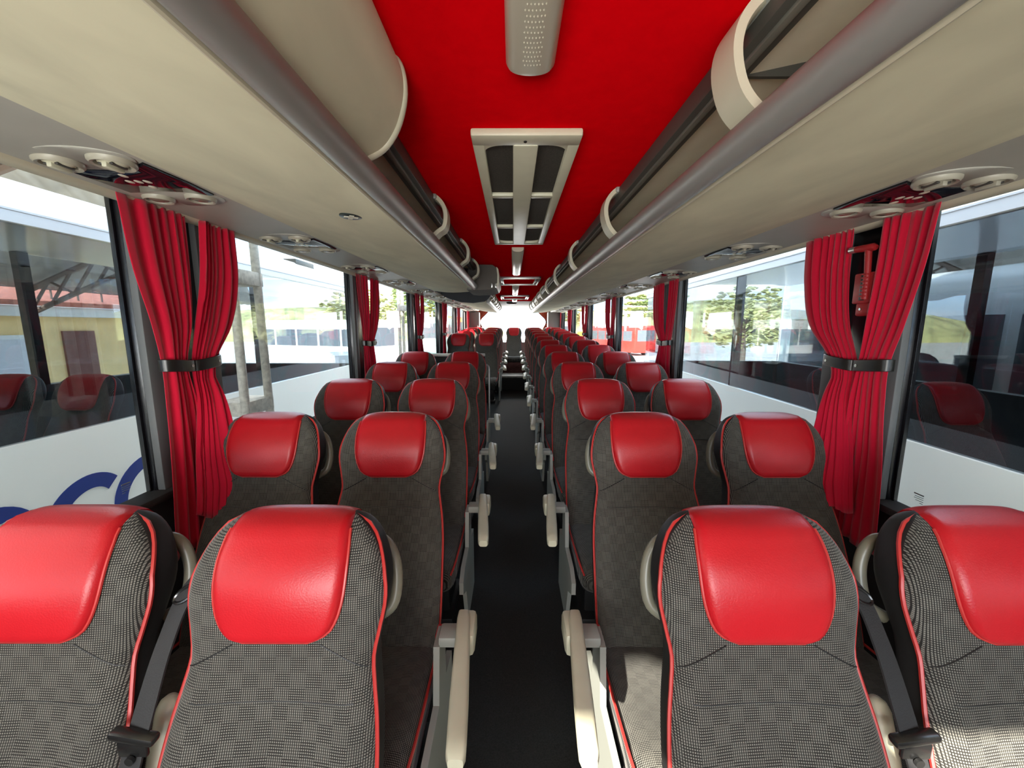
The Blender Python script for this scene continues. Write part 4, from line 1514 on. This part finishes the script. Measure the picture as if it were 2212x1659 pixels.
# shed roof over the parking bays: corrugated sheet on steel trusses, sloping down to each side; unseen middle shaped to block sun
def shed_half(s, label, eave, ridge, Yn, yend, yfront=None):
    t = empty('shed_roof', (0, 0, 0), label, 'shed roof', 'parking shed roof')
    b = MB()
    nx, ny = 40, 2
    prof = []
    for i in range(nx + 1):
        u = i / nx
        x = ridge[0] + (eave[0] - ridge[0]) * u
        z = ridge[1] + (eave[1] - ridge[1]) * u ** 1.5
        prof.append((s * x, z))
    # corrugation runs along the slope: ripple along Y
    L_ = []
    NY = 150
    vs_, fs = [], []
    for i, (x, z) in enumerate(prof):
        ye = yend(abs(x))
        for j in range(NY + 1):
            ya = Yn if yfront is None else yfront(abs(x))
            y = ya + (ye - ya) * j / NY
            vs_.append((x, y, z + 0.02 * math.sin(2 * PI * y / 0.28)))
    n = NY + 1
    for i in range(nx):
        for j in range(NY):
            if abs(prof[i][0]) < 4.7 and vs_[i * n + j][1] > (3.4 if s < 0 else 1.2):
                continue            # opening cut in the unseen middle so sky lights the coach flanks
            a = i * n + j
            fs.append((a, a + 1, a + n + 1, a + n))
    b.add(vs_, fs)
    sh = b.obj('sheet', MA['shed_metal'], t, angle=80)
    sh.modifiers.new('thickness', 'SOLIDIFY').thickness = 0.012
    y = Yn + 0.4
    while y < 13:
        pts = [(p[0], y, p[1] - 0.10) for p in prof if y < yend(abs(p[0])) - 0.1 and (y < 1.0 or abs(p[0]) >= 4.7)]
        if len(pts) > 6:
            b = MB()
            b.tube(pts[::2], 0.05, 6)
            low_ = [(p[0], y, p[2] - 0.42) for p in pts[::2]]
            b.tube(low_, 0.045, 6)
            up = pts[::2]
            for k in range(len(up) - 1):
                b.tube([up[k], low_[k + 1]], 0.028, 5)
                b.tube([low_[k], up[k + 1]], 0.022, 5) if k % 2 else None
            b.obj('truss', MA['truss'], t)
        y += 3.1
    return t
shed_half(-1, 'corrugated shed roof sloping down beyond the left coach', (9.2, 2.35), (0.0, 4.95), -5.3, lambda x: sm([0.0, 2.0, 6.2, 7.6, 9.2], [5.6, 6.0, 7.9, 11.2, 14.0], x), lambda x: -5.3 if x < 3.45 else -8.5)  # front edge stepped forward out of view to shade the left seats
shed_half(1, 'corrugated shed roof sloping down beyond the right coach', (9.2, 2.35), (0.0, 4.95), -5.3, lambda x: sm([0.0, 2.0, 6.2, 7.6, 9.2], [4.6, 5.0, 7.6, 10.0, 12.0], x))

def lattice_post(x, y, label, h=6.0):
    t = empty('lattice_post', (x, y, GZ), label, 'post', 'steel posts of the parking shed')
    for (dx, dy) in ((-0.09, -0.14), (0.09, -0.14), (-0.09, 0.12), (0.09, 0.12)):
        b = MB()
        b.tube([(dx * 1.1, dy * 1.15, 0), (dx, dy, h / 2), (dx * 0.9, dy * 0.9, h)], 0.030, 10)
        b.obj('leg', MA['post'], t)
    for k in range(6):
        z = 0.5 + k * 0.92
        b = MB()
        b.box(-0.115, 0.115, -0.165, 0.15, z - 0.05, z + 0.05, 0.006)
        b.obj('brace_plate', MA['post'], t)
    b = MB()
    b.box(-0.2, 0.2, -0.25, 0.23, 0, 0.03)
    b.obj('foot_plate', MA['post'], t)
    return t
lattice_post(-1.98, 2.83, 'rusty white four-legged post between our coach and the left one')
lattice_post(-2.05, 7.55, 'rusty white four-legged post past the rear of the left coach')

# yellow house behind the left coach
t = empty('house', (-9.8, 8.0, GZ), 'yellow house with brown doors and green roof behind the left coach', 'house')
b = MB()
b.box(-5.0, 0.0, -9.0, 2.6, 0, 3.15)
b.obj('wall', MA['house'], t, smooth=False)
b = MB()
b.box(-5.2, 0.35, -9.2, 2.8, 3.12, 3.32)
b.obj('eaves_board', MA['white'], t, smooth=False)
b = MB()
b.prism([(0.45, 3.32), (-2.2, 4.1), (-2.2, 4.2), (0.45, 3.42)], 'y', -9.3, 2.9)
b.obj('tiled_roof', MA['roof_red'], t, smooth=False)
b = MB()
b.prism([(-1.6, 4.0), (-1.6, 4.75), (-5.0, 5.6), (-5.0, 4.0)], 'y', -9.3, 2.9)
b.obj('sheet_roof', MA['roof_green'], t, smooth=False)
for y in (-1.75, 0.8):
    b = MB()
    b.box(-0.02, 0.05, y - 0.32, y + 0.32, 0.9, 2.82)
    b.obj('door', MA['house_door'], t, smooth=False)
for y in (-0.45, -3.0):
    b = MB()
    b.box(-0.02, 0.06, y - 0.45, y + 0.45, 1.6, 2.75)
    f_ = b.obj('window_frame', MA['white'], t, smooth=False)
    b = MB()
    b.box(0.05, 0.07, y - 0.37, y + 0.37, 1.68, 2.67)
    b.obj('pane', MA['bus_silver'], f_, smooth=False)
# railing above its eaves
b = MB()
for k in range(24):
    y = -8.8 + 0.5 * k
    b.tube([(0.25, y, 3.38), (0.25, y, 3.95)], 0.018, 6)
for z in (3.68, 3.95):
    b.tube([(0.25, -8.9, z), (0.25, 2.8, z)], 0.02, 6)
b.obj('roof_railing', MA['truss'], t)

# hills and trees behind
def hill(cx, cy, rx, ry, h, name='hill'):
    b = MB()
    rings = []
    for i in range(9):
        u = i / 8.0
        q = math.cos(u * PI / 2)
        rings.append([(cx + rx * q * math.cos(2*PI*k/40) * (1 + 0.07 * math.sin(3*k + i)), cy + ry * q * math.sin(2*PI*k/40) * (1 + 0.06 * math.sin(5 * k)), GZ - 0.1 + h * math.sin(u * PI / 2)) for k in range(40)])
    b.loft(rings[:-1])
    struct(b.obj(name, MA['hill']))
hill(-45, 95, 42, 20, 7.5)
hill(50, 92, 44, 20, 9.0)
def tree(x, y, h, r, label, m, flat=0.7, layers=1, n=640):
    t = empty('tree', (x, y, GZ), label, 'tree', 'trees behind the yard')
    rnd = random.Random(int(x * 13 + y * 7))
    b = MB()
    b.tube([(0, 0, 0), (0.1, 0.05, h * 0.35), (-0.05, 0, h * 0.7)], [0.22, 0.15, 0.08], 8)
    for k in range(7):
        a = k * 2.4
        b.tube([(0, 0, h * (0.5 + 0.04 * k)), (r * 0.4 * math.cos(a), r * 0.4 * math.sin(a), h * (0.66 + 0.035 * k)), (r * 0.75 * math.cos(a), r * 0.75 * math.sin(a), h * (0.74 + 0.035 * k))], [0.07, 0.045, 0.02], 5)
    b.obj('trunk', MA['trunk'], t)
    b = MB()
    for k in range(n):
        lay = rnd.randrange(layers)
        zc = h * (0.78 if layers == 1 else 0.62 + 0.3 * lay / max(1, layers - 1))
        a, q = rnd.uniform(0, 2 * PI), math.sqrt(rnd.random())
        px, py = r * q * math.cos(a), r * q * math.sin(a)
        pz = zc + rnd.uniform(-1, 1) * r * flat * math.sqrt(max(0, 1 - q * q * 0.9)) * (1 if layers == 1 else 0.15)
        sz = rnd.uniform(0.10, 0.24) * r / 2.2
        pts = []
        for j in range(6):
            aa = 2 * PI * j / 6 + rnd.uniform(-.3, .3)
            pts.append((px + sz * math.cos(aa), py + sz * math.sin(aa), pz + rnd.uniform(-.35, .35) * sz))
        o_ = len(b.v)
        b.add(pts + [(px, py, pz + sz * 0.5), (px, py, pz - sz * 0.4)], [(j, (j + 1) % 6, 6) for j in range(6)] + [((j + 1) % 6, j, 7) for j in range(6)])
    b.obj('crown', m, t)
    return t
tree(16.5, 46.0, 6.8, 3.4, 'flat-topped spreading tree outside the right windows', MA['leaf'], 0.3, 4, 640)
tree(13.5, 23.0, 4.4, 2.2, 'low bushy green tree behind the right coach', MA['leaf_pale'], 0.9)
tree(8.5, 60.0, 6.5, 2.8, 'yellowish tree far behind on the right', MA['leaf_pale'], 0.9)
tree(-14.0, 36.0, 5.0, 3.2, 'rounded olive tree far behind on the left', MA['leaf_pale'], 0.8)
tree(-10.5, 44.0, 7.0, 3.0, 'taller green tree far behind on the left', MA['leaf'], 0.9)
